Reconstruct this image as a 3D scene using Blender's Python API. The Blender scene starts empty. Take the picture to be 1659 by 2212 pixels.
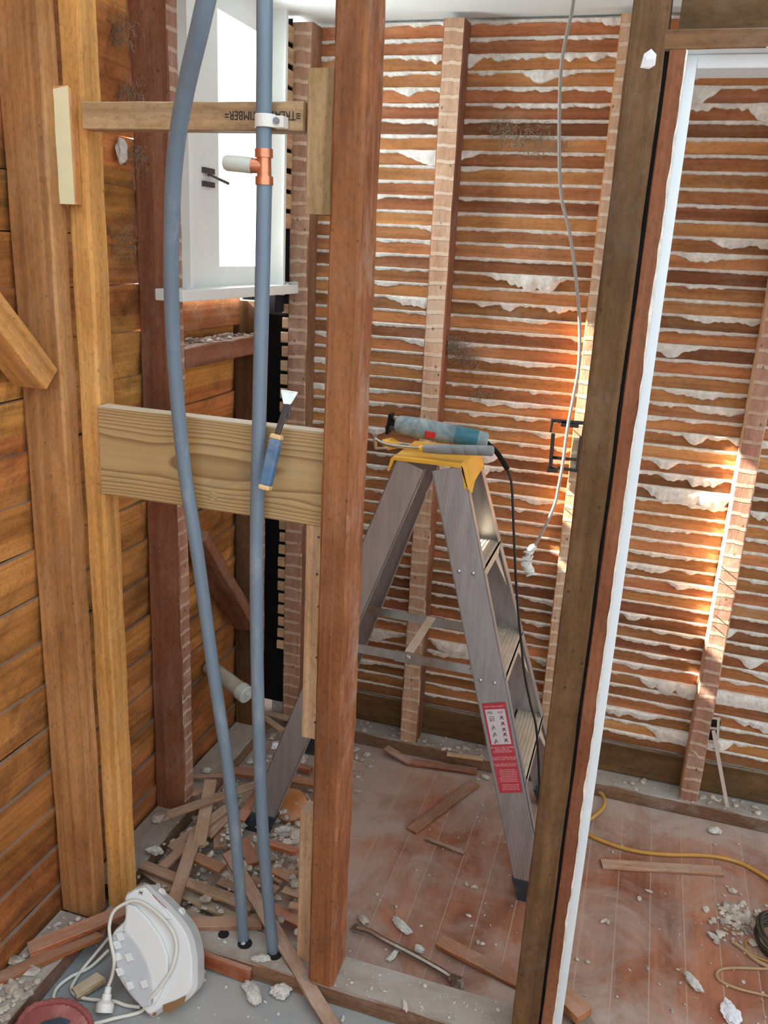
import bpy, bmesh, math, random
import numpy as np
from mathutils import Vector, Matrix, noise as mnoise
random.seed(7)
SC = bpy.context.scene
COL = SC.collection

# ------------------------------------------------------------------ camera
FPX, PITCH, ROLL, YAW, CAMH = 1829.3, 0.29746, 0.050497, -0.28924, 1.55
CX, CY = 829.5, 1106.0
_cp, _sp = math.cos(PITCH), math.sin(PITCH)
_fw = Vector((math.sin(YAW)*_cp, math.cos(YAW)*_cp, -_sp))
_r = Vector((math.cos(YAW), -math.sin(YAW), 0)); _u = _r.cross(_fw)
_c, _s = math.cos(ROLL), math.sin(ROLL)
R2 = _r*_c + _u*_s; U2 = _u*_c - _r*_s
CAM = Vector((0, 0, CAMH))
cd = bpy.data.cameras.new('camera'); cam = bpy.data.objects.new('camera', cd); COL.objects.link(cam)
cd.sensor_fit = 'HORIZONTAL'; cd.sensor_width = 36.0; cd.lens = 36.0*FPX/1659.0; cd.clip_start = 0.02
cam.matrix_world = Matrix(((R2.x, U2.x, -_fw.x, 0), (R2.y, U2.y, -_fw.y, 0), (R2.z, U2.z, -_fw.z, CAMH), (0, 0, 0, 1)))
SC.camera = cam

# ------------------------------------------------------------------ world, sun, exposure
W = bpy.data.worlds.new('world'); SC.world = W; W.use_nodes = True
bg = W.node_tree.nodes['Background']
bg.inputs[0].default_value = (0.82, 0.94, 1.0, 1); bg.inputs[1].default_value = 1.7
sl = bpy.data.lights.new('sun', 'SUN'); sl.energy = 38.0; sl.angle = 0.012; sl.color = (1.0, 0.90, 0.74)
sun = bpy.data.objects.new('sun', sl); COL.objects.link(sun)
sun.rotation_euler = Vector((1.0, 0.20, -0.73)).to_track_quat('-Z', 'Y').to_euler()
def area(name, loc, target, sx, sy, power, colr):
    l = bpy.data.lights.new(name, 'AREA'); l.shape = 'RECTANGLE'; l.size = sx; l.size_y = sy; l.energy = power; l.color = colr
    o = bpy.data.objects.new(name, l); COL.objects.link(o); o.location = loc
    o.rotation_euler = (Vector(target)-Vector(loc)).to_track_quat('-Z', 'Y').to_euler(); return o
# daylight from outside the casement
area('window_light_side', (-1.45, 2.45, 1.80), (-.4, 2.45, 1.78), 1.5, 1.0, 60, (.93, .97, 1.0))
SC.view_settings.view_transform = 'Standard'; SC.view_settings.look = 'None'
SC.view_settings.exposure = 0.30; SC.view_settings.gamma = 1.0

# ------------------------------------------------------------------ locating helpers: a sight line met with a real plane
def _ray(x, y): return R2*((x-CX)/FPX) - U2*((y-CY)/FPX) + _fw
def PY(x, y, Y): d = _ray(x, y); return CAM + d*(Y/d.y)
def PX(x, y, X): d = _ray(x, y); return CAM + d*(X/d.x)
def PZ(x, y, Z): d = _ray(x, y); return CAM + d*((Z-CAMH)/d.z)
def PP(x, y, p, n): d = _ray(x, y); return CAM + d*((Vector(p)-CAM).dot(n)/d.dot(n))
V = Vector

# ------------------------------------------------------------------ materials
def nt(name):
    m = bpy.data.materials.new(name); m.use_nodes = True
    t = m.node_tree; b = t.nodes['Principled BSDF']; return m, t, b
def N(t, typ, **kw):
    n = t.nodes.new(typ)
    for k, v in kw.items():
        if k.startswith('i_'): n.inputs[int(k[2:]) if k[2:].isdigit() else k[2:]].default_value = v
        else: setattr(n, k, v)
    return n
def L(t, a, b): t.links.new(a, b)
def ramp(t, fac, stops):
    r = N(t, 'ShaderNodeValToRGB'); e = r.color_ramp.elements
    while len(e) < len(stops): e.new(0.5)
    for i, (p, c) in enumerate(stops):
        e[i].position = p; e[i].color = (*c, 1) if len(c) == 3 else c
    L(t, fac, r.inputs[0]); return r.outputs[0]
def mixc(t, fac, a, b, mode='MIX'):
    m = N(t, 'ShaderNodeMix', data_type='RGBA', blend_type=mode)
    for s, v in ((m.inputs[0], fac), (m.inputs[6], a), (m.inputs[7], b)):
        if hasattr(v, 'is_linked'): L(t, v, s)
        elif isinstance(v, (int, float)): s.default_value = v
        else: s.default_value = (*v, 1)
    return m.outputs[2]
def mth(t, op, a, b=None):
    m = N(t, 'ShaderNodeMath', operation=op)
    for i, v in enumerate((a, b)):
        if v is None: continue
        if hasattr(v, 'is_linked'): L(t, v, m.inputs[i])
        else: m.inputs[i].default_value = v
    return m.outputs[0]
def noise(t, vec, scale, detail=3, rough=.55, dist=0):
    n = N(t, 'ShaderNodeTexNoise'); n.inputs['Scale'].default_value = scale; n.inputs['Detail'].default_value = detail
    n.inputs['Roughness'].default_value = rough; n.inputs['Distortion'].default_value = dist; L(t, vec, n.inputs['Vector']); return n.outputs['Fac']
def scaled(t, vec, s):
    m = N(t, 'ShaderNodeMapping'); m.inputs['Scale'].default_value = s; L(t, vec, m.inputs['Vector']); return m.outputs[0]
def objvec(t, per_object=True):
    tc = N(t, 'ShaderNodeTexCoord'); v = tc.outputs['Object']; rnd = None
    if per_object:
        oi = N(t, 'ShaderNodeObjectInfo'); rnd = oi.outputs['Random']
        cb = N(t, 'ShaderNodeCombineXYZ'); k = mth(t, 'MULTIPLY', rnd, 37.0)
        for i in range(3): L(t, k, cb.inputs[i])
        ad = N(t, 'ShaderNodeVectorMath', operation='ADD'); L(t, v, ad.inputs[0]); L(t, cb.outputs[0], ad.inputs[1]); v2 = ad.outputs[0]
    else: v2 = v
    return v, v2, rnd
def bump(t, b, h, strength, dist=.002):
    n = N(t, 'ShaderNodeBump'); n.inputs['Strength'].default_value = strength; n.inputs['Distance'].default_value = dist
    L(t, h, n.inputs['Height']); L(t, n.outputs[0], b.inputs['Normal'])

def wood(name, dark, mid, light, grain=(1.2, 55, 55), blotch=(2.2, 9, 9), vary=.35, rough=.72, dirt=.35, dirtcol=(.035, .018, .009),
         dust=.25, dustcol=(.50, .44, .38), stripes=0, bmp=.5, specks=.0, per_object=True, board=0, topdust=.5):
    m, t, b = nt(name); v0, v, rnd = objvec(t, per_object)
    bl = noise(t, scaled(t, v, blotch), 1.0, 5, .6, .6)
    c = ramp(t, bl, [(.28, dark), (.5, mid), (.72, light)])
    g = noise(t, scaled(t, v, grain), 1.0, 4, .65, .3)
    gc = ramp(t, g, [(.25, (.48, .44, .41)), (.55, (1, 1, 1)), (.8, (1.22, 1.18, 1.12))])
    c = mixc(t, .85, c, gc, 'MULTIPLY')
    fn = noise(t, scaled(t, v, (70, 130, 130)), 1.0, 3, .7); c = mixc(t, .7, c, ramp(t, fn, [(.3, (.66, .64, .62)), (.5, (1, 1, 1)), (.75, (1.12, 1.1, 1.08))]), 'MULTIPLY')
    if per_object or board:
        if board:
            sx = N(t, 'ShaderNodeSeparateXYZ'); L(t, v0, sx.inputs[0])
            wn = N(t, 'ShaderNodeTexWhiteNoise', noise_dimensions='1D'); L(t, mth(t, 'FLOOR', mth(t, 'DIVIDE', mth(t, 'ADD', sx.outputs[2], 10.0+BOFF), board)), wn.inputs[1]); r = wn.outputs[0]
        else: r = rnd
        hsv = N(t, 'ShaderNodeHueSaturation'); L(t, c, hsv.inputs['Color'])
        L(t, mth(t, 'ADD', mth(t, 'MULTIPLY', r, 2*vary), 1-vary), hsv.inputs['Value'])
        L(t, mth(t, 'ADD', mth(t, 'MULTIPLY', mth(t, 'FRACT', mth(t, 'MULTIPLY', r, 7.3)), .022), .488), hsv.inputs['Hue'])
        c = hsv.outputs[0]
    dn = noise(t, scaled(t, v, (4, 7, 7) if not board else (5, 5, 6)), 1.0, 6, .7, .8)
    c = mixc(t, mth(t, 'MULTIPLY', ramp(t, dn, [(.47, (0, 0, 0)), (.72, (1, 1, 1))]), dirt), c, dirtcol)
    un = noise(t, scaled(t, v, (7, 11, 11)), 1.0, 6, .75)
    c = mixc(t, mth(t, 'MULTIPLY', ramp(t, un, [(.5, (0, 0, 0)), (.72, (1, 1, 1))]), dust), c, dustcol)
    if topdust:
        ge = N(t, 'ShaderNodeNewGeometry'); sz = N(t, 'ShaderNodeSeparateXYZ'); L(t, ge.outputs['Normal'], sz.inputs[0])
        tp = ramp(t, sz.outputs[2], [(.55, (0, 0, 0)), (.9, (1, 1, 1))])
        c = mixc(t, mth(t, 'MULTIPLY', mth(t, 'MULTIPLY', tp, topdust), ramp(t, un, [(.25, (.3, .3, .3)), (.6, (1, 1, 1))])), c, dustcol)
    if stripes:
        sx = N(t, 'ShaderNodeSeparateXYZ'); L(t, v0, sx.inputs[0])
        wob = mth(t, 'MULTIPLY', noise(t, scaled(t, v, (9, 25, 25)), 1, 3), .016)
        ph = mth(t, 'FRACT', mth(t, 'DIVIDE', mth(t, 'ADD', sx.outputs[0], wob), stripes))
        st = ramp(t, ph, [(0, (0, 0, 0)), (.04, (1, 1, 1)), (.24, (1, 1, 1)), (.30, (0, 0, 0))])
        c = mixc(t, mth(t, 'MULTIPLY', ramp(t, un, [(.3, (.25, .25, .25)), (.6, (1, 1, 1))]), .28), c, dustcol)
        c = mixc(t, mth(t, 'MULTIPLY', mth(t, 'MULTIPLY', st, .75), ramp(t, dn, [(.35, (.45, .45, .45)), (.55, (1, 1, 1))])), c, dustcol)
        cellv = N(t, 'ShaderNodeTexVoronoi'); L(t, scaled(t, v, (24, 38, 38)), cellv.inputs['Vector']); cellv.inputs['Scale'].default_value = 1
        nh = ramp(t, cellv.outputs['Distance'], [(.08, (1, 1, 1)), (.14, (0, 0, 0))]); c = mixc(t, mth(t, 'MULTIPLY', nh, .7), c, (.03, .02, .015))
    if specks:
        vo = N(t, 'ShaderNodeTexVoronoi'); L(t, scaled(t, v, (26, 30, 30)), vo.inputs['Vector']); vo.inputs['Scale'].default_value = 1.0
        sp = ramp(t, vo.outputs['Distance'], [(.05, (1, 1, 1)), (.1, (0, 0, 0))]); c = mixc(t, mth(t, 'MULTIPLY', sp, specks), c, (.02, .013, .01))
    L(t, c, b.inputs['Base Color']); b.inputs['Roughness'].default_value = rough
    b.inputs['Specular IOR Level'].default_value = .25
    h = mth(t, 'ADD', mth(t, 'MULTIPLY', g, .6), un)
    if stripes: h = mth(t, 'ADD', h, mth(t, 'MULTIPLY', st, .9))
    bump(t, b, h, bmp, .0022)
    return m

def plain(name, col, rough=.5, metal=0, var=.12, scale=18, bmp=.1, col2=None, amt=.4, lo=.5, hi=.7, spec=.4, stretch=(1, 1, 1), per_object=True):
    m, t, b = nt(name); v0, v, r = objvec(t, per_object); v = scaled(t, v, stretch)
    n = noise(t, v, scale, 5, .65)
    c = mixc(t, 1.0, ramp(t, n, [(.3, (1-var,)*3), (.7, (1+var,)*3)]), col, 'MULTIPLY')
    if col2:
        n2 = noise(t, v, scale*.5, 6, .7, .5)
        c = mixc(t, mth(t, 'MULTIPLY', ramp(t, n2, [(lo, (0, 0, 0)), (hi, (1, 1, 1))]), amt), c, col2)
    L(t, c, b.inputs['Base Color']); b.inputs['Roughness'].default_value = rough; b.inputs['Metallic'].default_value = metal
    b.inputs['Specular IOR Level'].default_value = spec
    if bmp: bump(t, b, n, bmp, .002)
    return m

BP, BOFF = .1035, .0
M = {}
M['stud'] = wood('old_red_stud', (.20, .088, .044), (.30, .138, .070), (.39, .195, .105), vary=.15, dust=.22, dirt=.3, specks=.5)
M['studdark'] = wood('old_dark_stud', (.085, .043, .018), (.145, .078, .032), (.215, .12, .052), vary=.05, dust=.10, dirt=.55, specks=.6)
M['post'] = wood('post_red_timber', (.20, .080, .030), (.30, .125, .047), (.39, .175, .070), vary=.0, dust=.08, dirt=.25, specks=.5)
M['postflake'] = wood('post_flaking_side', (.24, .085, .034), (.36, .14, .058), (.46, .20, .09), grain=(9, 70, 70), vary=.0, dust=.55, dirt=.35, bmp=1.0, dustcol=(.52, .40, .30))
M['pale'] = wood('yellow_pine_stud', (.46, .195, .062), (.62, .285, .092), (.72, .38, .145), vary=.05, dust=.12, dirt=.22, specks=.4)
M['brownstud'] = wood('brown_pine_stud', (.32, .14, .052), (.46, .215, .080), (.56, .29, .122), vary=.05, dust=.22, dirt=.35, dustcol=(.44, .32, .21), specks=.4)
M['lining'] = wood('door_lining_edge', (.15, .058, .024), (.24, .098, .042), (.32, .15, .07), vary=.0, dust=.06, dirt=.35)
M['headwood'] = wood('brown_head_board', (.15, .075, .033), (.22, .115, .052), (.29, .16, .075), vary=.05, dust=.1, dirt=.4)
M['marks'] = wood('lath_marked_face', (.24, .10, .055), (.36, .165, .095), (.47, .24, .15), vary=.08, dust=.38, dirt=.2, stripes=.0387, bmp=.8, dustcol=(.62, .47, .36), topdust=0)
M['markspale'] = wood('lath_marked_pale_face', (.42, .22, .11), (.56, .33, .18), (.66, .42, .26), vary=.05, dust=.38, dirt=.12, stripes=.0387, bmp=.8, dustcol=(.74, .60, .46), topdust=0)
M['lath'] = wood('brown_lath', (.26, .098, .036), (.39, .160, .060), (.52, .245, .10), vary=.46, dust=.16, dirt=.30, rough=.75, topdust=.35)
M['debris'] = wood('broken_lath', (.24, .11, .058), (.38, .20, .115), (.52, .32, .20), vary=.33, dust=.65, dirt=.3, topdust=.45, dustcol=(.52, .40, .32))
M['debrisred'] = wood('red_broken_board', (.24, .07, .022), (.38, .125, .042), (.48, .185, .072), vary=.22, dust=.3, dirt=.3, topdust=.3)
M['board'] = wood('weatherboard_back', (.33, .130, .034), (.53, .220, .060), (.66, .305, .10), grain=(55, 1.2, 55), blotch=(9, 2.2, 9), vary=.22, dust=.10, dirt=.75, per_object=False, board=BP, topdust=.75, dustcol=(.25, .215, .18))
M['treated'] = wood('treated_pine', (.31, .205, .095), (.42, .29, .14), (.54, .39, .205), grain=(1.5, 40, 40), vary=.06, dust=.12, dirt=.16, topdust=.6, dustcol=(.72, .68, .58), rough=.65)
M['palebat'] = wood('pale_pine_offcut', (.46, .27, .14), (.60, .39, .22), (.68, .48, .30), grain=(1.0, 45, 45), vary=.06, dust=.12, dirt=.1, rough=.65, specks=.3)
M['plate'] = wood('dusty_bottom_plate', (.16, .085, .05), (.24, .13, .08), (.30, .18, .11), vary=.1, dust=.45, dirt=.3, topdust=1.0, dustcol=(.40, .375, .34))
M['dark'] = plain('shade_black', (.012, .011, .012), .9, bmp=.2)  # near black, stands in for shade in gaps, holes and the bracket recess
M['plaster'] = plain('lime_plaster', (.76, .74, .69), .9, var=.22, scale=60, bmp=.9, col2=(.42, .38, .33), amt=.45, lo=.48, hi=.72, spec=.1, per_object=False)
M['chunk'] = plain('plaster_chunk', (.60, .585, .55), .9, var=.25, scale=60, bmp=.7, col2=(.36, .32, .28), amt=.5, spec=.1)
M['crumb'] = plain('plaster_crumb', (.50, .45, .39), .95, var=.5, scale=25, bmp=.2, col2=(.30, .20, .14), amt=.8, spec=.1, per_object=False)
M['dust'] = plain('fluff_dust', (.30, .235, .17), .95, var=.2, spec=.05)
M['white'] = plain('white_paint', (.74, .78, .77), .45, var=.03, bmp=.05, col2=(.60, .58, .54), amt=.25, lo=.6, hi=.75)
M['whitejamb'] = plain('white_gloss_paint', (.72, .77, .80), .35, var=.03, bmp=.05, col2=(.55, .52, .48), amt=.2, lo=.6, hi=.75)
M['cream'] = plain('cream_paint', (.78, .73, .48), .5, var=.05, bmp=.15, col2=(.6, .55, .38), amt=.3, lo=.6, hi=.75)
M['ceil'] = plain('ceiling_paint', (.80, .86, .86), .8, var=.03, scale=5, bmp=.05)
M['pipe'] = plain('grey_pipe_plastic', (.165, .230, .300), .32, var=.06, scale=30, bmp=.03, col2=(.42, .45, .47), amt=.45, lo=.56, hi=.72, stretch=(1, 1, .35), per_object=False)
M['copper'] = plain('copper', (.72, .30, .17), .38, metal=.85, var=.15, scale=60)
M['clip'] = plain('white_clip_plastic', (.78, .78, .74), .4, var=.03)
M['tape'] = plain('translucent_tape', (.55, .60, .55), .4, var=.1, col2=(.75, .75, .7), amt=.5)
M['waste'] = plain('grey_waste_pipe', (.40, .36, .30), .55, var=.2, col2=(.62, .60, .54), amt=.6)
M['steel'] = plain('bright_steel', (.62, .62, .60), .28, metal=1, var=.2, scale=30)
M['darksteel'] = plain('dark_steel', (.10, .10, .11), .4, metal=.8, var=.2)
M['alu'] = plain('ladder_aluminium', (.46, .46, .48), .42, metal=.75, var=.16, scale=12, bmp=.05, col2=(.55, .50, .44), amt=.3, stretch=(6, 6, .6), per_object=False)
M['aluL'] = plain('tread_aluminium', (.66, .58, .47), .5, metal=.35, var=.12, scale=25, bmp=.1, per_object=False)
M['yellow'] = plain('yellow_plastic', (.82, .44, .055), .42, var=.1, col2=(.75, .58, .35), amt=.5, lo=.5, hi=.75)
M['black'] = plain('black_plastic', (.008, .008, .009), .6, spec=.15, var=.2)
M['blackdusty'] = plain('black_rubber_foot', (.03, .04, .048), .5, var=.2, col2=(.14, .17, .18), amt=.7)
M['red'] = plain('label_red', (.48, .045, .07), .45, var=.05, bmp=0, col2=(.50, .12, .14), amt=.4)
M['labwhite'] = plain('label_white', (.64, .62, .66), .45, var=.04, bmp=0)
M['ink'] = plain('black_ink', (.02, .018, .02), .6, var=.1, bmp=0)
M['redink'] = plain('red_ink', (.42, .03, .04), .5, var=.1, bmp=0)
M['pinkink'] = plain('pale_print', (.80, .45, .46), .5, var=.05, bmp=0)
M['blue'] = plain('blue_grip', (.085, .17, .30), .6, var=.15, col2=(.35, .40, .45), amt=.55, lo=.48, hi=.7)
M['tan'] = plain('tan_plastic', (.72, .50, .26), .5, var=.1)
M['toolblue'] = plain('dusty_tool_body', (.14, .23, .27), .5, var=.12, col2=(.50, .52, .50), amt=.75, lo=.42, hi=.62)
M['toolteal'] = plain('teal_tool_panel', (.03, .16, .22), .45, var=.12, col2=(.4, .45, .45), amt=.4)
M['toolred'] = plain('tool_red', (.62, .03, .03), .4, var=.1)
M['greygrip'] = plain('grey_rubber_grip', (.25, .26, .27), .6, var=.12, col2=(.42, .40, .36), amt=.5)
M['cable'] = plain('grey_cable', (.33, .30, .265), .5, var=.08, col2=(.25, .2, .16), amt=.4)
M['cableblack'] = plain('black_cable', (.014, .014, .016), .45, var=.2)
M['wrap'] = plain('white_tape_wrap', (.66, .69, .66), .55, var=.1, bmp=.3)
M['cordyellow'] = plain('yellow_extension_cord', (.52, .27, .055), .5, var=.12, col2=(.42, .32, .2), amt=.4)
M['cordtan'] = plain('tan_cord', (.40, .27, .15), .6, var=.15)
M['coil'] = plain('dark_wire', (.05, .045, .03), .6, var=.3)
M['heater'] = plain('white_heater_plastic', (.70, .74, .75), .35, var=.03, bmp=.03, col2=(.55, .55, .53), amt=.2, lo=.6, hi=.75)
M['grille'] = plain('grey_heater_grille', (.50, .54, .58), .45, var=.04, bmp=.03)
M['cord'] = plain('white_cord', (.68, .68, .62), .45, var=.05)
M['redcloth'] = plain('red_glove', (.26, .075, .07), .8, var=.15, bmp=.3, col2=(.6, .32, .30), amt=.5)
M['navy'] = plain('navy_lining', (.035, .055, .08), .85, var=.2)
M['cardbrown'] = plain('brown_scrap', (.24, .13, .06), .8, var=.2)
M['whiteplug'] = plain('white_plug', (.78, .79, .78), .35, var=.02)
M['lino'] = plain('grey_lino', (.27, .295, .31), .6, var=.15, scale=5, bmp=.12, col2=(.40, .385, .36), amt=.85, lo=.44, hi=.6, per_object=False)
M['amber'] = plain('amber_plastic', (.45, .16, .04), .35, var=.15, col2=(.5, .42, .35), amt=.6, lo=.45, hi=.65)
M['greyconduit'] = plain('conduit_strip', (.55, .48, .42), .55, var=.1)
M['whitepaper'] = plain('white_paper', (.78, .80, .86), .7, var=.04)

# growth rings on the wide nogging
def ringwood():
    m, t, b = nt('treated_pine_growth_rings'); tc = N(t, 'ShaderNodeTexCoord'); v = tc.outputs['Object']
    n = noise(t, scaled(t, v, (2.0, 6.5, 9)), 1, 2, .4, .4)
    sx = N(t, 'ShaderNodeSeparateXYZ'); L(t, v, sx.inputs[0])
    yn_ = mth(t, 'DIVIDE', sx.outputs[1], .09); f = mth(t, 'ADD', mth(t, 'ADD', mth(t, 'MULTIPLY', mth(t, 'POWER', mth(t, 'ABSOLUTE', yn_), 2.4), 7.0), mth(t, 'MULTIPLY', yn_, .8)), mth(t, 'MULTIPLY', n, 7.0))
    w = mth(t, 'FRACT', f)
    c = ramp(t, w, [(0, (.50, .355, .175)), (.55, (.45, .305, .14)), (.88, (.25, .145, .058)), (1, (.48, .335, .16))])
    g = noise(t, scaled(t, v, (2, 70, 70)), 1, 4); c = mixc(t, .6, c, ramp(t, g, [(.3, (.8, .8, .8)), (.7, (1.1, 1.1, 1.1))]), 'MULTIPLY')
    d = noise(t, scaled(t, v, (5, 12, 12)), 1, 6, .7); c = mixc(t, mth(t, 'MULTIPLY', ramp(t, d, [(.62, (0, 0, 0)), (.75, (1, 1, 1))]), .5), c, (.22, .19, .15))
    ge = N(t, 'ShaderNodeNewGeometry'); sz = N(t, 'ShaderNodeSeparateXYZ'); L(t, ge.outputs['Normal'], sz.inputs[0])
    c = mixc(t, mth(t, 'MULTIPLY', ramp(t, sz.outputs[2], [(.6, (0, 0, 0)), (.9, (1, 1, 1))]), .7), c, (.80, .74, .62))
    L(t, c, b.inputs['Base Color']); b.inputs['Roughness'].default_value = .6; bump(t, b, g, .3); return m
M['ring'] = ringwood()

def floormat():
    m, t, b = nt('red_floorboards'); tc = N(t, 'ShaderNodeTexCoord'); v = tc.outputs['Object']
    sx = N(t, 'ShaderNodeSeparateXYZ'); L(t, v, sx.inputs[0])
    u = mth(t, 'DIVIDE', mth(t, 'ADD', sx.outputs[0], 10.0+.018), .081)
    wn = N(t, 'ShaderNodeTexWhiteNoise', noise_dimensions='1D'); L(t, mth(t, 'FLOOR', u), wn.inputs[1])
    bl = noise(t, scaled(t, v, (6, 2.5, 1)), 1, 5, .65, .8)
    c = ramp(t, bl, [(.28, (.20, .078, .050)), (.5, (.35, .138, .078)), (.72, (.48, .21, .115))])
    g = noise(t, scaled(t, v, (60, 2, 1)), 1, 4); c = mixc(t, .7, c, ramp(t, g, [(.3, (.75, .75, .75)), (.7, (1.1, 1.1, 1.1))]), 'MULTIPLY')
    hs = N(t, 'ShaderNodeHueSaturation'); L(t, c, hs.inputs['Color']); L(t, mth(t, 'ADD', mth(t, 'MULTIPLY', wn.outputs[0], .4), .8), hs.inputs['Value']); c = hs.outputs[0]
    dk = noise(t, scaled(t, v, (3, 3, 1)), 1, 5, .6); c = mixc(t, mth(t, 'MULTIPLY', ramp(t, dk, [(.55, (0, 0, 0)), (.7, (1, 1, 1))]), .55), c, (.085, .038, .036))
    # trodden plaster dust: heavier beside the plates and in the pile's corner
    edge = mth(t, 'MAXIMUM', mth(t, 'MAXIMUM', mth(t, 'MULTIPLY', mth(t, 'SUBTRACT', sx.outputs[1], 2.12), 3.0), mth(t, 'MULTIPLY', mth(t, 'SUBTRACT', 1.66, sx.outputs[1]), 2.0)),
               mth(t, 'MULTIPLY', mth(t, 'SUBTRACT', -.42, sx.outputs[0]), 3.0))
    edge = mth(t, 'MINIMUM', mth(t, 'MAXIMUM', edge, 0.0), .55)
    d = noise(t, scaled(t, v, (4.5, 4.5, 1)), 1, 8, .72, .7)
    f = ramp(t, mth(t, 'ADD', d, mth(t, 'MULTIPLY', edge, .42)), [(.42, (0, 0, 0)), (.56, (.45, .45, .45)), (.72, (1, 1, 1))])
    c = mixc(t, mth(t, 'MULTIPLY', f, .85), c, (.45, .375, .33))
    fr = mth(t, 'FRACT', u); ln = ramp(t, fr, [(0, (1, 1, 1)), (.02, (1, 1, 1)), (.035, (0, 0, 0))])
    c = mixc(t, mth(t, 'MULTIPLY', ln, .75), c, (.46, .36, .29))
    L(t, c, b.inputs['Base Color']); b.inputs['Roughness'].default_value = .55; b.inputs['Specular IOR Level'].default_value = .3
    bump(t, b, mth(t, 'ADD', d, mth(t, 'MULTIPLY', g, .2)), .25); return m
M['floor'] = floormat()

def glassmat():
    m, t, b = nt('window_glass'); t.nodes.remove(b); o = t.nodes['Material Output']
    tr = N(t, 'ShaderNodeBsdfTransparent'); tr.inputs[0].default_value = (.96, .97, .96, 1)
    gl = N(t, 'ShaderNodeBsdfGlossy'); gl.inputs['Roughness'].default_value = .02
    fr = N(t, 'ShaderNodeLayerWeight'); fr.inputs[0].default_value = .12
    mx = N(t, 'ShaderNodeMixShader'); L(t, mth(t, 'MULTIPLY', fr.outputs[0], .3), mx.inputs[0]); L(t, tr.outputs[0], mx.inputs[1]); L(t, gl.outputs[0], mx.inputs[2]); L(t, mx.outputs[0], o.inputs[0]); return m
M['glass'] = glassmat()

# ------------------------------------------------------------------ object helpers
def tag(o, label=None, cat=None, group=None, kind=None):
    if label: o['label'] = label
    if cat: o['category'] = cat
    if group: o['group'] = group
    if kind: o['kind'] = kind
    return o
def empty(name, loc):
    o = bpy.data.objects.new(name, None); COL.objects.link(o); o.location = loc; o.empty_display_size = .05; return o
def link(name, me, mats, parent=None, mw=None):
    o = bpy.data.objects.new(name, me); COL.objects.link(o)
    for m in (mats if isinstance(mats, (list, tuple)) else [mats]): me.materials.append(m if not isinstance(m, str) else M[m])
    mw = mw or Matrix.Identity(4)
    if parent is not None:
        o.parent = parent; pm = PM.get(parent.name, None)
        if pm is None: pm = Matrix.Translation(parent.location) if parent.type == 'EMPTY' else parent.matrix_basis.copy()
        o.matrix_basis = pm.inverted() @ mw; PM[o.name] = mw
    else: o.matrix_basis = mw; PM[o.name] = mw
    return o
PM = {}
def frame(o, x, yd):
    x = V(x).normalized(); y = V(yd); y = (y - x*y.dot(x)).normalized(); z = x.cross(y)
    return Matrix(((x.x, y.x, z.x, o[0]), (x.y, y.y, z.y, o[1]), (x.z, y.z, z.z, o[2]), (0, 0, 0, 1)))
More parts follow.
